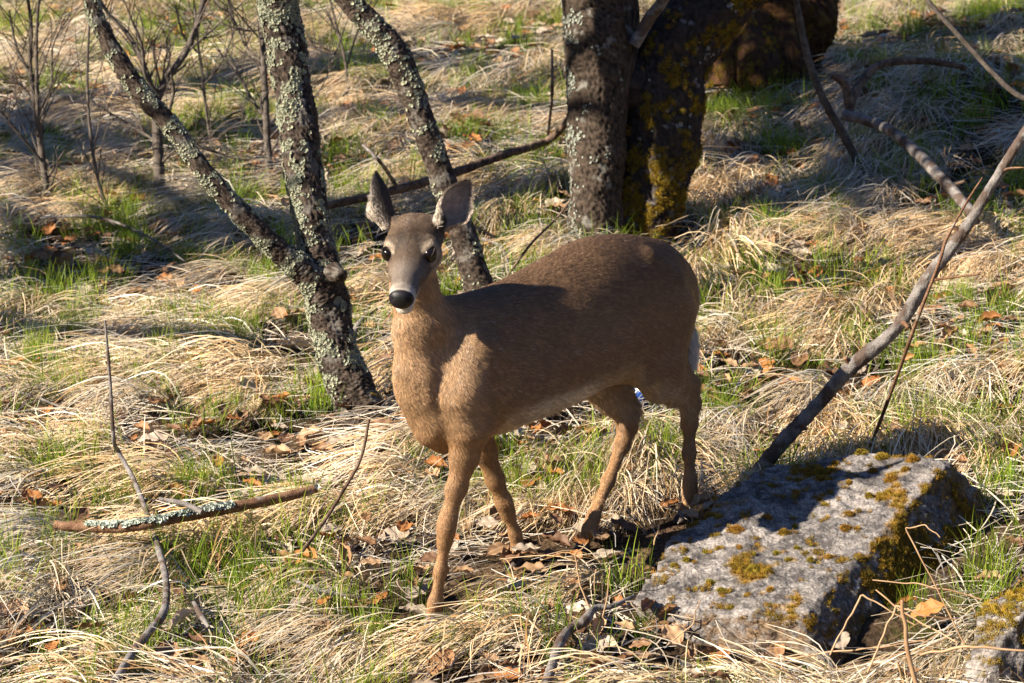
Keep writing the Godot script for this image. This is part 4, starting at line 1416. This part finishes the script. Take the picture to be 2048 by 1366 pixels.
func build_branches() -> void:
	rng.seed = 41
	stick("fallen_branch", "long dark fallen branch on the grass behind the doe's head", "branch", [[640, 414, 18, 0, 0.07], [760, 388, 21, 0, 0.08], [890, 352, 22, 0, 0.09], [1000, 312, 21, 0, 0.09], [1100, 278, 18, 0, 0.1], [1146, 225, 14, 0, 0.3]], 6)
	stick("dead_stick", "pale grey stick leaning behind the doe's left-hand ear tip", "stick", [[726, 290, 7, 9.7], [765, 330, 9, 9.65], [800, 382, 10, 0, 0.01], [842, 432, 14, 0, 0.0]], 3)
	stick("standing_twig", "thin white upright stem left of the stout trunk", "stick", [[1095, 275, 7, 0, 0.0], [1104, 190, 8, 10.6], [1104, 100, 6, 10.5]], 3)
	var lean := stick("leaning_branch", "long grey broken branch slanting up to the right edge from behind the boulder", "branch", [[1515, 950, 40, 7.5], [1560, 890, 37, 7.46], [1628, 818, 33, 7.42], [1700, 736, 36, 7.38], [1792, 658, 30, 7.34], [1848, 568, 33, 7.3], [1922, 470, 28, 7.26], [1985, 370, 24, 7.22], [2050, 265, 22, 7.2], [2150, 120, 19, 7.15], [2260, -60, 14, 7.1]], 3, "", 0.13)
	side_twigs(lean, [[[1850, 572, 8, 7.3], [1870, 560, 6, 7.28], [1960, 548, 4, 7.2]], [[1985, 372, 7, 7.22], [2010, 340, 5, 7.2], [2048, 335, 3, 7.15]], [[1705, 738, 14, 7.38], [1690, 715, 10, 7.36]], [[1800, 640, 12, 7.33], [1818, 655, 7, 7.3]], [[1922, 470, 13, 7.26], [1905, 450, 7, 7.25]], [[1600, 845, 12, 7.43], [1612, 858, 8, 7.4]]], 4)
	var elbow := stick("fallen_branch", "crooked fallen branch in the shade at the right, its lower end sunlit", "branch", [[1690, 230, 26, 10.35], [1760, 250, 26, 10.2], [1812, 285, 27, 10.0], [1872, 345, 27, 9.75], [1935, 415, 26, 9.5], [1952, 443, 20, 9.42]], 3, "", 0.13)
	side_twigs(elbow, [[[1695, 235, 20, 10.35], [1712, 180, 18, 10.4], [1760, 130, 16, 10.55], [1850, 122, 14, 10.7], [1930, 135, 10, 10.85]], [[1700, 222, 20, 10.35], [1690, 170, 18, 10.35], [1665, 150, 14, 10.35]], [[1900, 372, 9, 9.65], [1930, 362, 6, 9.6]]], 6)
	stick("hanging_branch", "thin grey hanging branch right of the mossy trunk", "branch", [[1734, 368, 18, 10.52], [1695, 285, 20, 10.45], [1655, 215, 20, 10.4], [1620, 130, 18, 10.4], [1600, 40, 16, 10.4], [1590, -40, 14, 10.4], [1580, -300, 10, 10.4]], 5)
	stick("hanging_twig", "bare brown twig arching in from the top right corner", "twig", [[2100, 215, 14, 8.0], [2035, 190, 13, 8.0], [1985, 145, 13, 8.0], [1930, 85, 13, 8.0], [1880, 30, 12, 8.0], [1840, -20, 10, 8.0], [1800, -90, 8, 8.0]], 5)
	var cane := stick("red_cane", "thin red-brown cane in front of the long slanting branch", "stick", [[1733, 912, 8, 7.76], [1765, 830, 9, 7.5], [1800, 735, 9, 7.3], [1838, 630, 9, 7.15], [1880, 520, 8, 7.1], [1892, 480, 8, 7.1], [1930, 410, 6, 7.1], [1965, 355, 4, 7.1]], 4)
	var log_ := stick("fallen_branch", "short red-brown branch with lichen lying on the grass at the lower left", "branch", [[110, 1050, 20, 0, 0.07], [150, 1053, 24, 0, 0.075], [230, 1056, 25, 0, 0.075], [310, 1046, 25, 0, 0.08], [400, 1027, 27, 0, 0.08], [480, 1012, 27, 0, 0.08], [560, 996, 26, 0, 0.075], [632, 978, 20, 0, 0.07]], 4, "", 0.1)
	side_twigs(log_, [[[405, 1025, 12, 7.1], [370, 1008, 11, 7.12], [320, 998, 8, 7.16]]], 3)
	var st: MeshInstance3D = log_.get_child(0)
	var arr := st.mesh.surface_get_arrays(0)
	grow("lichen", log_, {"v": arr[Mesh.ARRAY_VERTEX], "n": arr[Mesh.ARRAY_NORMAL], "ix": arr[Mesh.ARRAY_INDEX]}, flake_mesh(4), mat("lichen", 0.95, 0.25, 0.1), 420, func(p, nn): return smoothstep(0.3, 0.8, nn.y) * smoothstep(0.0, 0.1, noise.get_noise_3dv(p * 300.0) + 0.18 - absf(p.x + 0.86) * 0.8), Vector2(0.008, 0.018), func(_p): return Color(0.46, 0.5, 0.42) * rng.randf_range(0.8, 1.1))
	stick("fallen_branch", "thin crooked grey branch standing up from the lower left grass", "branch", [[215, 1390, 22, 0, 0.03], [262, 1310, 21, 0, 0.03], [300, 1262, 21, 0, 0.05], [326, 1228, 21, 0, 0.055], [333, 1180, 17, 0, 0.055], [326, 1130, 17, 0, 0.06], [302, 1050, 15, 0, 0.04], [270, 965, 12, 0, 0.08], [238, 905, 11, 0, 0.14], [227, 875, 10, 7.45], [220, 760, 8, 7.45], [210, 640, 5, 7.45]], 3)
	stick("leaning_stick", "dark bare stem leaning in the grass left of the doe's fore legs", "stick", [[520, 1185, 9, 0, 0.0], [590, 1120, 9, 0, 0.03], [650, 1040, 9, 0, 0.06], [690, 975, 9, 6.95], [722, 915, 8, 6.9], [738, 838, 7, 6.88]], 6)
	stick("fallen_branch", "dark rotting branch on the ground behind the doe's fore legs", "branch", [[640, 985, 18, 0], [700, 945, 24, 0], [770, 895, 26, 0], [835, 868, 22, 0]], 6)
	stick("fallen_branch", "bent pale branch in the foreground left of the boulder", "branch", [[1085, 1390, 24, 0, 0.0], [1105, 1330, 24, 0, 0.01], [1118, 1290, 26, 0, 0.02], [1140, 1258, 24, 0, 0.02], [1172, 1240, 26, 0, 0.03], [1188, 1218, 18, 0, 0.02], [1225, 1212, 13, 0, 0.02], [1268, 1192, 9, 0, 0.01]], 3)
	stick("dead_stick", "weathered stick on the grass between the lichened trunk and the doe's neck", "stick", [[704, 690, 16, 0], [716, 650, 14, 0, 0.03], [752, 617, 10, 0, 0.03]], 3)
	stick("dead_stick", "thin pale twig lying at the left edge", "stick", [[-20, 772, 7, 0, 0.04], [60, 790, 7, 0, 0.04], [130, 818, 4, 0, 0.03]], 3)
	stick("dead_stick", "broken pale twig on the shaded grass at the left", "stick", [[308, 595, 8, 0, 0.04], [350, 610, 8, 0, 0.04], [395, 635, 5, 0, 0.02]], 3)
	stick("dead_stick", "long pale twig lying across the grass at the far left", "stick", [[80, 436, 7, 0, 0.03], [190, 434, 8, 0, 0.05], [290, 470, 6, 0, 0.04], [380, 530, 4, 0, 0.03]], 3)
	stick("dead_stick", "stout dark stick at the left edge below the grey shrub", "stick", [[-10, 385, 20, 0], [60, 410, 18, 0], [110, 445, 10, 0]], 6)
	stick("dead_stick", "pale curved twig just right of the thin leaning trunk", "stick", [[965, 478, 9, 0, 0.03], [1000, 492, 9, 0, 0.04], [1016, 525, 7, 0, 0.02]], 3)
	stick("dead_stick", "dark twig rising from the doe's back towards the stout trunk", "stick", [[1010, 560, 6, 0, 0.0], [1060, 490, 6, 9.3], [1110, 440, 5, 9.3], [1145, 395, 4, 9.3]], 6)
	stick("dead_stick", "short lichened stick on the grass below the dark bare stem", "stick", [[585, 1160, 9, 0, 0.03], [640, 1180, 10, 0, 0.03], [720, 1195, 8, 0, 0.03]], 3)
	stick("dead_stick", "white splinter of wood on the grass at the lower left", "stick", [[388, 1205, 10, 0, 0.03], [402, 1232, 16, 0, 0.03], [418, 1255, 8, 0, 0.03]], 3)
	stick("bark_piece", "curled pale strip of bark in the shade right of the doe's rump", "stick", [[1448, 462, 10, 0, 0.03], [1466, 480, 16, 0, 0.03], [1478, 505, 8, 0, 0.02]], 3)
	# bent dry stalks in front of the boulder
	var stalks := [
		["tallest bent stalk, its bow above the boulder's dark side", [[1935, 1300, 6, 6.2], [1880, 1190, 6, 6.2], [1812, 1058, 6, 6.22], [1850, 1050, 5, 6.2], [1880, 1075, 4, 6.15]]],
		["sharply folded stalk in the middle of the boulder's front", [[1660, 1310, 7, 6.15], [1695, 1240, 7, 6.15], [1724, 1190, 8, 6.15], [1770, 1215, 6, 6.12], [1830, 1250, 5, 6.1]]],
		["orange folded stalk right of the middle", [[1735, 1345, 8, 6.05], [1760, 1285, 8, 6.05], [1793, 1212, 8, 6.05], [1850, 1232, 6, 6.0], [1920, 1240, 5, 6.0]]],
		["long stalk slanting down to the right corner rock", [[1752, 1180, 5, 6.3], [1800, 1220, 6, 6.2], [1860, 1255, 7, 6.1], [1915, 1285, 6, 6.05]]],
		["flat arched stalk crossing to the right corner rock", [[1745, 1160, 4, 6.3], [1830, 1166, 5, 6.25], [1900, 1180, 6, 6.2], [1965, 1200, 5, 6.15]]],
		["low stalk lying along the boulder's foot", [[1560, 1320, 6, 6.25], [1650, 1305, 7, 6.2], [1760, 1295, 7, 6.15], [1850, 1280, 5, 6.1]]],
		["blurred thick stalk nearest the camera", [[1860, 1620, 16, 5.4], [1840, 1400, 18, 5.3], [1815, 1300, 18, 5.3], [1805, 1200, 15, 5.3]]],
		["upright stalk by the pale bent branch", [[1185, 1230, 7, 6.6], [1160, 1170, 7, 6.6], [1150, 1110, 6, 6.6], [1175, 1085, 4, 6.6]]],
		["second upright stalk by the pale bent branch", [[1200, 1260, 6, 6.55], [1215, 1190, 6, 6.55], [1220, 1130, 5, 6.55]]],
		["thin dark stalk against the boulder's left tip", [[1335, 1290, 5, 6.45], [1385, 1250, 5, 6.45], [1400, 1200, 4, 6.45]]],
		["reddish stalk left of the boulder's upper corner", [[1308, 1090, 6, 6.85], [1322, 1040, 6, 6.85], [1310, 1010, 4, 6.85]]],
		["long pale stalk lying over the corner rock", [[1840, 1310, 9, 5.75], [1930, 1293, 10, 5.7], [2000, 1298, 10, 5.68], [2070, 1306, 8, 5.65]]],
	]
	for s in stalks:
		var pts := []
		var radii := PackedFloat32Array()
		for k in s[1].size():                            # folds are sharp: straight runs between the points
			var r: Array = s[1][k]
			var p := at(r[0], r[1], r[3])
			if k > 0:
				var q: Vector3 = pts[-1]
				for e in 3:
					pts.append(q.lerp(p, (e + 1) * 0.25) + Vector3(rng.randfn(), rng.randfn(), rng.randfn()) * 0.0012)
					radii.append(px(r[2] * 0.55, p))
			pts.append(p)
			radii.append(px(r[2] * 0.55, p))
		var o := thing("dry_stalk", "dry brown grass stalk: " + s[0], "stalk", pts[0], "bent dry stalks round the boulder")
		var t := tube(rel(pts, pts[0]), radii, 4, 0.05, 7, 0.008)
		var cc := PackedColorArray()
		for k in t.v.size():
			cc.append(Color(0.2, 0.1, 0.045).lerp(Color(0.44, 0.29, 0.16), clampf(0.5 + noise.get_noise_3dv(t.v[k] * 600.0), 0, 1)))
		put("culm", arrays_mesh(t.v, t.n, cc, t.ix), mat("straw", 0.55, 0.2, 0.4), o)

func build_can() -> void:
	var p := on(1268, 822) + Vector3(0, 0.0, 0)
	var o := thing("drink_can", "blue drink can half sunk in the grass behind the doe's hind legs", "can", p)
	o.rotation = Vector3(0.35, 0.4, -0.2)
	var prof := [[0.0, 0.0], [0.024, 0.0], [0.0255, 0.003], [0.032, 0.01], [0.033, 0.02], [0.033, 0.062], [0.032, 0.068], [0.0275, 0.076], [0.0268, 0.078], [0.0268, 0.080], [0.0255, 0.0795], [0.0245, 0.0755], [0.0, 0.0752]]
	var lathe := func(rows: Array, col: Callable) -> ArrayMesh:
		var v := PackedVector3Array()
		var c := PackedColorArray()
		var ix := PackedInt32Array()
		var m := 40
		for j in rows.size():
			for i in m:
				var a := TAU * i / m
				v.append(Vector3(cos(a) * rows[j][0], rows[j][1], sin(a) * rows[j][0]))
				c.append(col.call(a, rows[j][1]))
		for j in rows.size() - 1:
			for i in m:
				var a := j * m + i
				var b := j * m + (i + 1) % m
				ix.append_array([a, b, a + m, b, b + m, a + m])
		return arrays_mesh(v, smooth_normals(v, ix), c, ix)
	put("can_body", lathe.call(prof.slice(1, 8), func(_a, _y): return Color(0.015, 0.06, 0.26)), mat("paint_blue", 0.25, 0.0, 0.6), o)
	var lid := mat("aluminium", 0.3, 0.0, 0.5)
	lid.metallic = 0.6
	put("lid", lathe.call(prof.slice(7), func(_a, _y): return Color(0.72, 0.74, 0.78)), lid, o)
	var tab := tube(PackedVector3Array([Vector3(0.012, 0.0775, 0), Vector3(0.004, 0.0785, 0.007), Vector3(-0.008, 0.0785, 0.005), Vector3(-0.011, 0.0785, 0), Vector3(-0.008, 0.0785, -0.005), Vector3(0.004, 0.0785, -0.007), Vector3(0.012, 0.0775, 0)]), PackedFloat32Array([0.0013, 0.0013, 0.0013, 0.0013, 0.0013, 0.0013, 0.0013]), 2, 0.0, 6, 0.002)
	put("pull_tab", tab.mesh, mat("bark_2"), o)

func free_of_things(x: float, z: float, margin: float) -> bool:
	for t in [[-0.60, -1.04, 0.1], [0.17, -3.0, 0.17], [0.39, -2.9, 0.2], [0.98, -5.3, 0.42], [-0.23, -2.1, 0.07]]:
		if Vector2(x - t[0], z - t[1]).length() < t[2] + margin:
			return false
	return true

func on_apron(x: float, z: float) -> bool:                # the trampled, leaf-strewn strip along the boulder's foot
	return Geometry2D.is_point_in_polygon(Vector2(x, z), PackedVector2Array([Vector2(0.08, 0.42), Vector2(0.3, 0.72), Vector2(0.6, 0.84), Vector2(0.95, 0.72), Vector2(1.4, 0.4), Vector2(1.36, -0.12), Vector2(0.5, -0.1), Vector2(0.3, 0.1)]))

func in_boulder(x: float, z: float) -> bool:
	var q := Vector2(x, z)
	return Geometry2D.is_point_in_polygon(q, PackedVector2Array([Vector2(0.17, 0.42), Vector2(0.56, 0.6), Vector2(0.9, 0.5), Vector2(1.15, 0.08), Vector2(1.0, -0.12), Vector2(0.5, -0.1), Vector2(0.3, 0.1)])) or q.distance_to(Vector2(1.0, 1.05)) < 0.16

func by_hoof(x: float, z: float) -> float:
	var d := 9.0
	for q in [Vector2(-0.344, 0.474), Vector2(-0.1285, 0.12), Vector2(0.03, 0.1), Vector2(0.335, -0.127)]:
		d = minf(d, q.distance_to(Vector2(x, z)))
	return d

func in_front_of_rock(x: float, z: float) -> float:         # the grass is short where the boulder overhangs it
	return 0.55 if Vector2((x - 0.55) * 0.8, z - 0.72).length() < 0.36 else 1.0

func ground_basis(x: float, z: float, az: float) -> Basis:
	var e := 0.03
	var n := Vector3(height(x - e, z) - height(x + e, z), 2.0 * e, height(x, z - e) - height(x, z + e)).normalized()
	var f := Vector3(sin(az), 0, cos(az))
	f = (f - n * f.dot(n)).normalized()
	return Basis(n.cross(f), n, f)

func build_grass() -> void:
	var dry := []
	for k in 7:
		dry.append(tussock_mesh(100 + k, 62, 0.2 + 0.05 * k))
	var green := [green_mesh(200, 26), green_mesh(201, 34), green_mesh(202, 18)]
	var straw := [straw_mesh(300, 34), straw_mesh(301, 44), straw_mesh(302, 28)]
	rng.seed = 51
	var sets := {}
	var add := func(key: String, t: Transform3D, c: Color) -> void:
		if not sets.has(key):
			sets[key] = [[], PackedColorArray()]
		sets[key][0].append(t)
		sets[key][1].append(c)
	var step := 0.19
	var z := -16.0
	while z < 3.2:
		var x := -6.5
		var thin := 1.0 if z > -9.0 and z < 1.6 else 0.6
		while x < 6.0:
			var cx := x + rng.randf_range(-0.5, 0.5) * step
			var cz := z + rng.randf_range(-0.5, 0.5) * step
			x += step
			if absf(cx) > 3.4 and rng.randf() > 0.6:
				continue
			var m := noise.get_noise_2d(cx * 110.0 + 300.0, cz * 110.0)
			var az := lerpf(-1.1, -0.35, smoothstep(-1.0, 1.2, cx)) + 1.3 * noise.get_noise_2d(cx * 60.0, cz * 60.0 + 500.0) + rng.randfn(0.0, 0.2)
			var warm := 0.5 + 1.2 * noise.get_noise_2d(cx * 120.0, cz * 120.0 + 80.0) + rng.randf_range(-0.25, 0.25)
			var tone := Color(0.88, 0.88, 0.87).lerp(Color(1.1, 0.95, 0.74), clampf(warm, 0, 1)) * rng.randf_range(0.7, 1.08)
			if rng.randf() < thin * smoothstep(-0.3, 0.16, m):
				var tall := rng.randf_range(0.5, 1.05)
				for e in 2 + rng.randi() % 3:
					var qx := cx + rng.randfn(0.0, 0.05)
					var qz := cz + rng.randfn(0.0, 0.05)
					if in_boulder(qx, qz) or on_apron(qx, qz) or not free_of_things(qx, qz, 0.0) or by_hoof(qx, qz) < 0.17:
						continue
					var near_doe := smoothstep(0.1, 0.35, Vector2(qx - 0.0, qz - 0.1).length() - 0.25)
					var s := rng.randf_range(0.7, 1.15) * lerpf(0.75, 1.0, near_doe) * in_front_of_rock(qx, qz)
					var b := ground_basis(qx, qz, az + rng.randfn(0.0, 0.15))
					b = Basis(b.x * s, b.y * s * tall, b.z * s)
					add.call("d%d" % (rng.randi() % dry.size()), Transform3D(b, Vector3(qx, height(qx, qz) + 0.032 * s, qz)), tone * rng.randf_range(0.9, 1.1))
			for e in 5:
				var qx := cx + rng.randf_range(-0.5, 0.5) * step
				var qz := cz + rng.randf_range(-0.5, 0.5) * step
				if in_boulder(qx, qz) or not free_of_things(qx, qz, 0.0):
					continue
				var g := noise.get_noise_2d(qx * 150.0, qz * 150.0 + 900.0)
				if rng.randf() < 0.95 * thin * smoothstep(-0.22, 0.12, g):
					var s := rng.randf_range(0.55, 1.2) * in_front_of_rock(qx, qz) * (0.4 if by_hoof(qx, qz) < 0.14 else 1.0)
					add.call("g%d" % (rng.randi() % 3), Transform3D(ground_basis(qx, qz, rng.randf() * TAU) * s, Vector3(qx, height(qx, qz) + 0.01, qz)), Color(1, 1, 1).lerp(Color(1.25, 1.05, 0.6), rng.randf() * 0.6) * rng.randf_range(0.8, 1.2))
				if e < 3 and by_hoof(qx, qz) > 0.12 and rng.randf() < 0.36 * thin * (1.0 if in_front_of_rock(qx, qz) > 0.9 else 0.6):
					add.call("s%d" % (rng.randi() % 3), Transform3D(ground_basis(qx, qz, az + rng.randfn(0, 0.6)) * rng.randf_range(0.8, 1.3), Vector3(qx, height(qx, qz) + rng.randf_range(0.0, 0.03), qz)), Color(1, 1, 1) * rng.randf_range(0.7, 1.05))
		z += step
	# taller, half-upright straw at the foot of the corner rock and below the picture
	for e in 46:
		var qx := rng.randf_range(0.42, 1.25)
		var qz := rng.randf_range(0.95, 1.75)
		var b := ground_basis(qx, qz, rng.randfn(-0.5, 1.1)).rotated(Vector3(rng.randfn(), 0, rng.randfn()).normalized(), rng.randf_range(0.3, 0.9))
		var s := rng.randf_range(0.7, 1.15)
		add.call("d%d" % (rng.randi() % dry.size()), Transform3D(b * s, Vector3(qx, height(qx, qz) + 0.03, qz)), Color(1.05, 1.0, 0.9))
	var total := 0
	for key: String in sets:
		total += sets[key][0].size()
		var kind: String = {"d": "dry_grass", "g": "green_grass", "s": "loose_straw"}[key[0]]
		var mesh: Mesh = {"d": dry, "g": green, "s": straw}[key[0]][int(key.substr(1))]
		var m := mat("grass_dry", 0.42, 0.3, 0.5) if key[0] != "g" else mat("grass_green", 0.5, 0.9, 0.35)
		var o := scatter(kind, mesh, m, sets[key][0], sets[key][1])
		tag(o, {"d": "matted dry straw-coloured grass combed down the slope", "g": "short fresh green grass coming up through the straw", "s": "loose dead straw lying over the slope"}[key[0]], "grass")
	print("grass instances ", total)

func build_leaves() -> void:
	var leaves := []
	for k in 8:
		leaves.append(leaf_mesh(400 + k))
	rng.seed = 61
	var tints := [[Color(0.3, 0.16, 0.075), "brown"], [Color(0.42, 0.26, 0.14), "tan"], [Color(0.5, 0.4, 0.3), "pale"], [Color(0.19, 0.1, 0.055), "dark brown"], [Color(0.4, 0.165, 0.05), "orange-brown"]]
	# litter: leaves past counting
	var per := {}
	for i in 9000:
		var x := rng.randf_range(-3.4, 3.2)
		var z := rng.randf_range(-9.0, 1.6)
		if in_boulder(x, z) or not free_of_things(x, z, 0.0):
			continue
		var m := noise.get_noise_2d(x * 110.0 + 300.0, z * 110.0)
		if rng.randf() < smoothstep(-0.15, 0.2, m) * 0.6:
			continue
		var k := rng.randi() % 8
		if not per.has(k):
			per[k] = [[], PackedColorArray()]
		var b := ground_basis(x, z, rng.randf() * TAU).rotated(Vector3(rng.randfn(), rng.randfn() * 0.3, rng.randfn()).normalized(), rng.randf_range(0, 0.5)) * rng.randf_range(0.5, 1.05)
		per[k][0].append(Transform3D(b, Vector3(x, height(x, z) + rng.randf_range(0.02, 0.08), z)))
		per[k][1].append((tints[rng.randi() % 5][0] as Color) * rng.randf_range(0.7, 1.2))
	for k in per:
		var o := scatter("leaf_litter", leaves[k], mat("leaf", 0.6, 0.35, 0.35), per[k][0], per[k][1])
		tag(o, "dead brown leaf litter scattered between the grass tufts", "leaves")
	# single leaves that stand out, by pixel of the photograph: u, v, length in px, tint
	var single := [[355, 97, 60, 4, "bright orange leaf under the sapling's right fork"], [600, 800, 40, 4, "orange-brown leaf left of the lichened trunk's foot"], [365, 700, 40, 4, "orange-brown leaf on the left slope under the slanting limb"], [270, 1255, 60, 3, "dark brown curled leaf beside the crooked grey branch"], [325, 1310, 70, 4, "orange-brown leaf at the bottom left"], [1195, 1340, 70, 4, "orange-brown leaf at the bottom left of the boulder"], [750, 1040, 70, 0, "large curled brown leaf left of the doe's fore leg"], [745, 1000, 40, 4, "small orange-brown leaf above the large curled one"], [690, 1195, 60, 0, "brown leaf at the end of the short lichened stick"], [740, 1165, 60, 1, "tan leaf left of the doe's front hoof"], [285, 915, 50, 1, "tan leaf hung on the crooked grey branch"], [255, 905, 40, 0, "brown leaf left of the crooked grey branch"], [190, 1003, 36, 3, "dark brown leaf above the lichened fallen branch"], [200, 1035, 60, 2, "pale leaf behind the lichened fallen branch"], [300, 930, 44, 0, "brown leaf above the crooked grey branch's bend"], [440, 1290, 50, 2, "pale leaf in the lower left grass"], [640, 1300, 50, 1, "tan leaf at the bottom below the dark bare stem"], [560, 1200, 54, 0, "brown leaf by the foot of the dark bare stem"], [1240, 1245, 60, 4, "orange-brown leaf under the pale bent branch"], [1280, 1330, 60, 0, "brown leaf under the boulder's front edge"], [1360, 1290, 44, 1, "tan leaf in the shade of the boulder's front edge"], [1160, 1120, 44, 4, "orange-brown leaf at the doe's forward hind hoof"], [1110, 1085, 50, 3, "dark brown leaf between the doe's hooves"], [1060, 1160, 50, 0, "brown leaf below the doe's far fore hoof"], [1330, 990, 50, 3, "dark brown leaf between the doe's hind hooves"], [1000, 1010, 40, 1, "tan leaf under the doe's belly"], [1090, 960, 50, 0, "brown leaf under the doe's belly near the hind leg"], [1340, 820, 44, 4, "orange-brown leaf behind the doe's hind legs"], [1580, 400, 60, 1, "tan leaf in the shade right of the dark stem"], [1500, 300, 70, 2, "pale leaf right of the dark stem"], [1560, 250, 50, 0, "brown leaf below the mossy trunk"], [1530, 530, 70, 1, "tan leaf right of the doe's rump"], [1600, 540, 60, 2, "pale leaf in the grass right of the doe's rump"], [1480, 830, 60, 3, "dark brown curled leaf right of the doe's hock"], [1650, 765, 50, 0, "brown leaf left of the long slanting branch"], [1815, 760, 40, 4, "orange-brown leaf right of the red cane"], [1890, 740, 40, 4, "second orange-brown leaf right of the red cane"], [1990, 860, 54, 0, "brown leaf behind the boulder at the right"], [1900, 180, 60, 2, "pale leaf in the deep shade at the upper right"], [1960, 160, 54, 1, "tan leaf near the arching twig"], [1780, 620, 50, 1, "tan leaf left of the long slanting branch's middle"], [1050, 320, 46, 1, "tan leaf above the long dark fallen branch"], [1130, 310, 40, 4, "orange-brown leaf left of the stout trunk"], [690, 240, 60, 4, "orange-brown leaf right of the lichened trunk"], [670, 265, 60, 2, "pale leaf against the lichened trunk"], [720, 210, 54, 1, "tan leaf beside the thin leaning trunk"], [470, 245, 50, 4, "orange-brown leaf left of the straight sapling"], [400, 280, 56, 1, "tan leaf under the slanting limb"], [380, 400, 50, 3, "dark brown leaf behind the slanting limb"], [200, 210, 50, 4, "orange-brown leaf behind the grey shrub"], [130, 200, 50, 2, "pale leaf behind the grey shrub"], [180, 460, 56, 2, "pale leaf in the left shade"], [130, 520, 40, 4, "orange-brown leaf at the far left"], [40, 590, 50, 2, "pale leaf at the left edge"], [440, 590, 44, 0, "brown leaf in the shade under the limb's fork"], [300, 650, 36, 2, "narrow pale leaf standing in the left grass"], [500, 655, 40, 0, "brown leaf left of the lichened trunk"], [540, 620, 40, 1, "tan leaf below the limb's fork"], [880, 210, 50, 2, "pale leaf right of the thin leaning trunk"], [960, 150, 50, 1, "tan leaf near the top, left of the stout trunk"], [1000, 60, 46, 2, "pale leaf at the top left of the stout trunk"], [840, 60, 46, 0, "brown leaf at the top right of the thin trunk"], [1420, 540, 44, 2, "pale leaf just behind the doe's tail"], [1720, 830, 40, 0, "brown leaf above the boulder"], [1580, 870, 46, 0, "brown leaf where the slanting branch meets the boulder"], [90, 1180, 50, 0, "brown leaf in the lower left grass near the edge"], [150, 1240, 54, 1, "tan leaf at the lower left"], [60, 1310, 60, 4, "orange-brown leaf in the bottom left corner"], [460, 1120, 46, 3, "dark brown leaf right of the crooked grey branch"], [540, 1060, 40, 1, "tan leaf under the lichened fallen branch"]]
	for s in single:
		var p := on(s[0], s[1])
		var o := thing("dead_leaf", s[4], "leaf", p + Vector3(0, rng.randf_range(0.035, 0.07), 0), "dead leaves on the grass")
		var size := px(s[2], p) * 1.6 / 0.09
		o.basis = ground_basis(p.x, p.z, rng.randf() * TAU).rotated(Vector3(rng.randfn(), 0, rng.randfn()).normalized(), rng.randf_range(0.1, 0.8)) * clampf(size, 0.5, 1.5)
		var m := StandardMaterial3D.new()
		var tint: Color = tints[s[3]][0]
		if s[0] == 355:
			tint = Color(0.85, 0.4, 0.03)
		m.albedo_color = (tint * rng.randf_range(0.85, 1.2)).linear_to_srgb()
		m.vertex_color_use_as_albedo = true
		m.roughness = 0.6
		m.cull_mode = BaseMaterial3D.CULL_DISABLED
		m.backlight_enabled = true
		m.backlight = Color(0.35, 0.35, 0.35)
		put("blade", leaves[rng.randi() % 8], m, o)
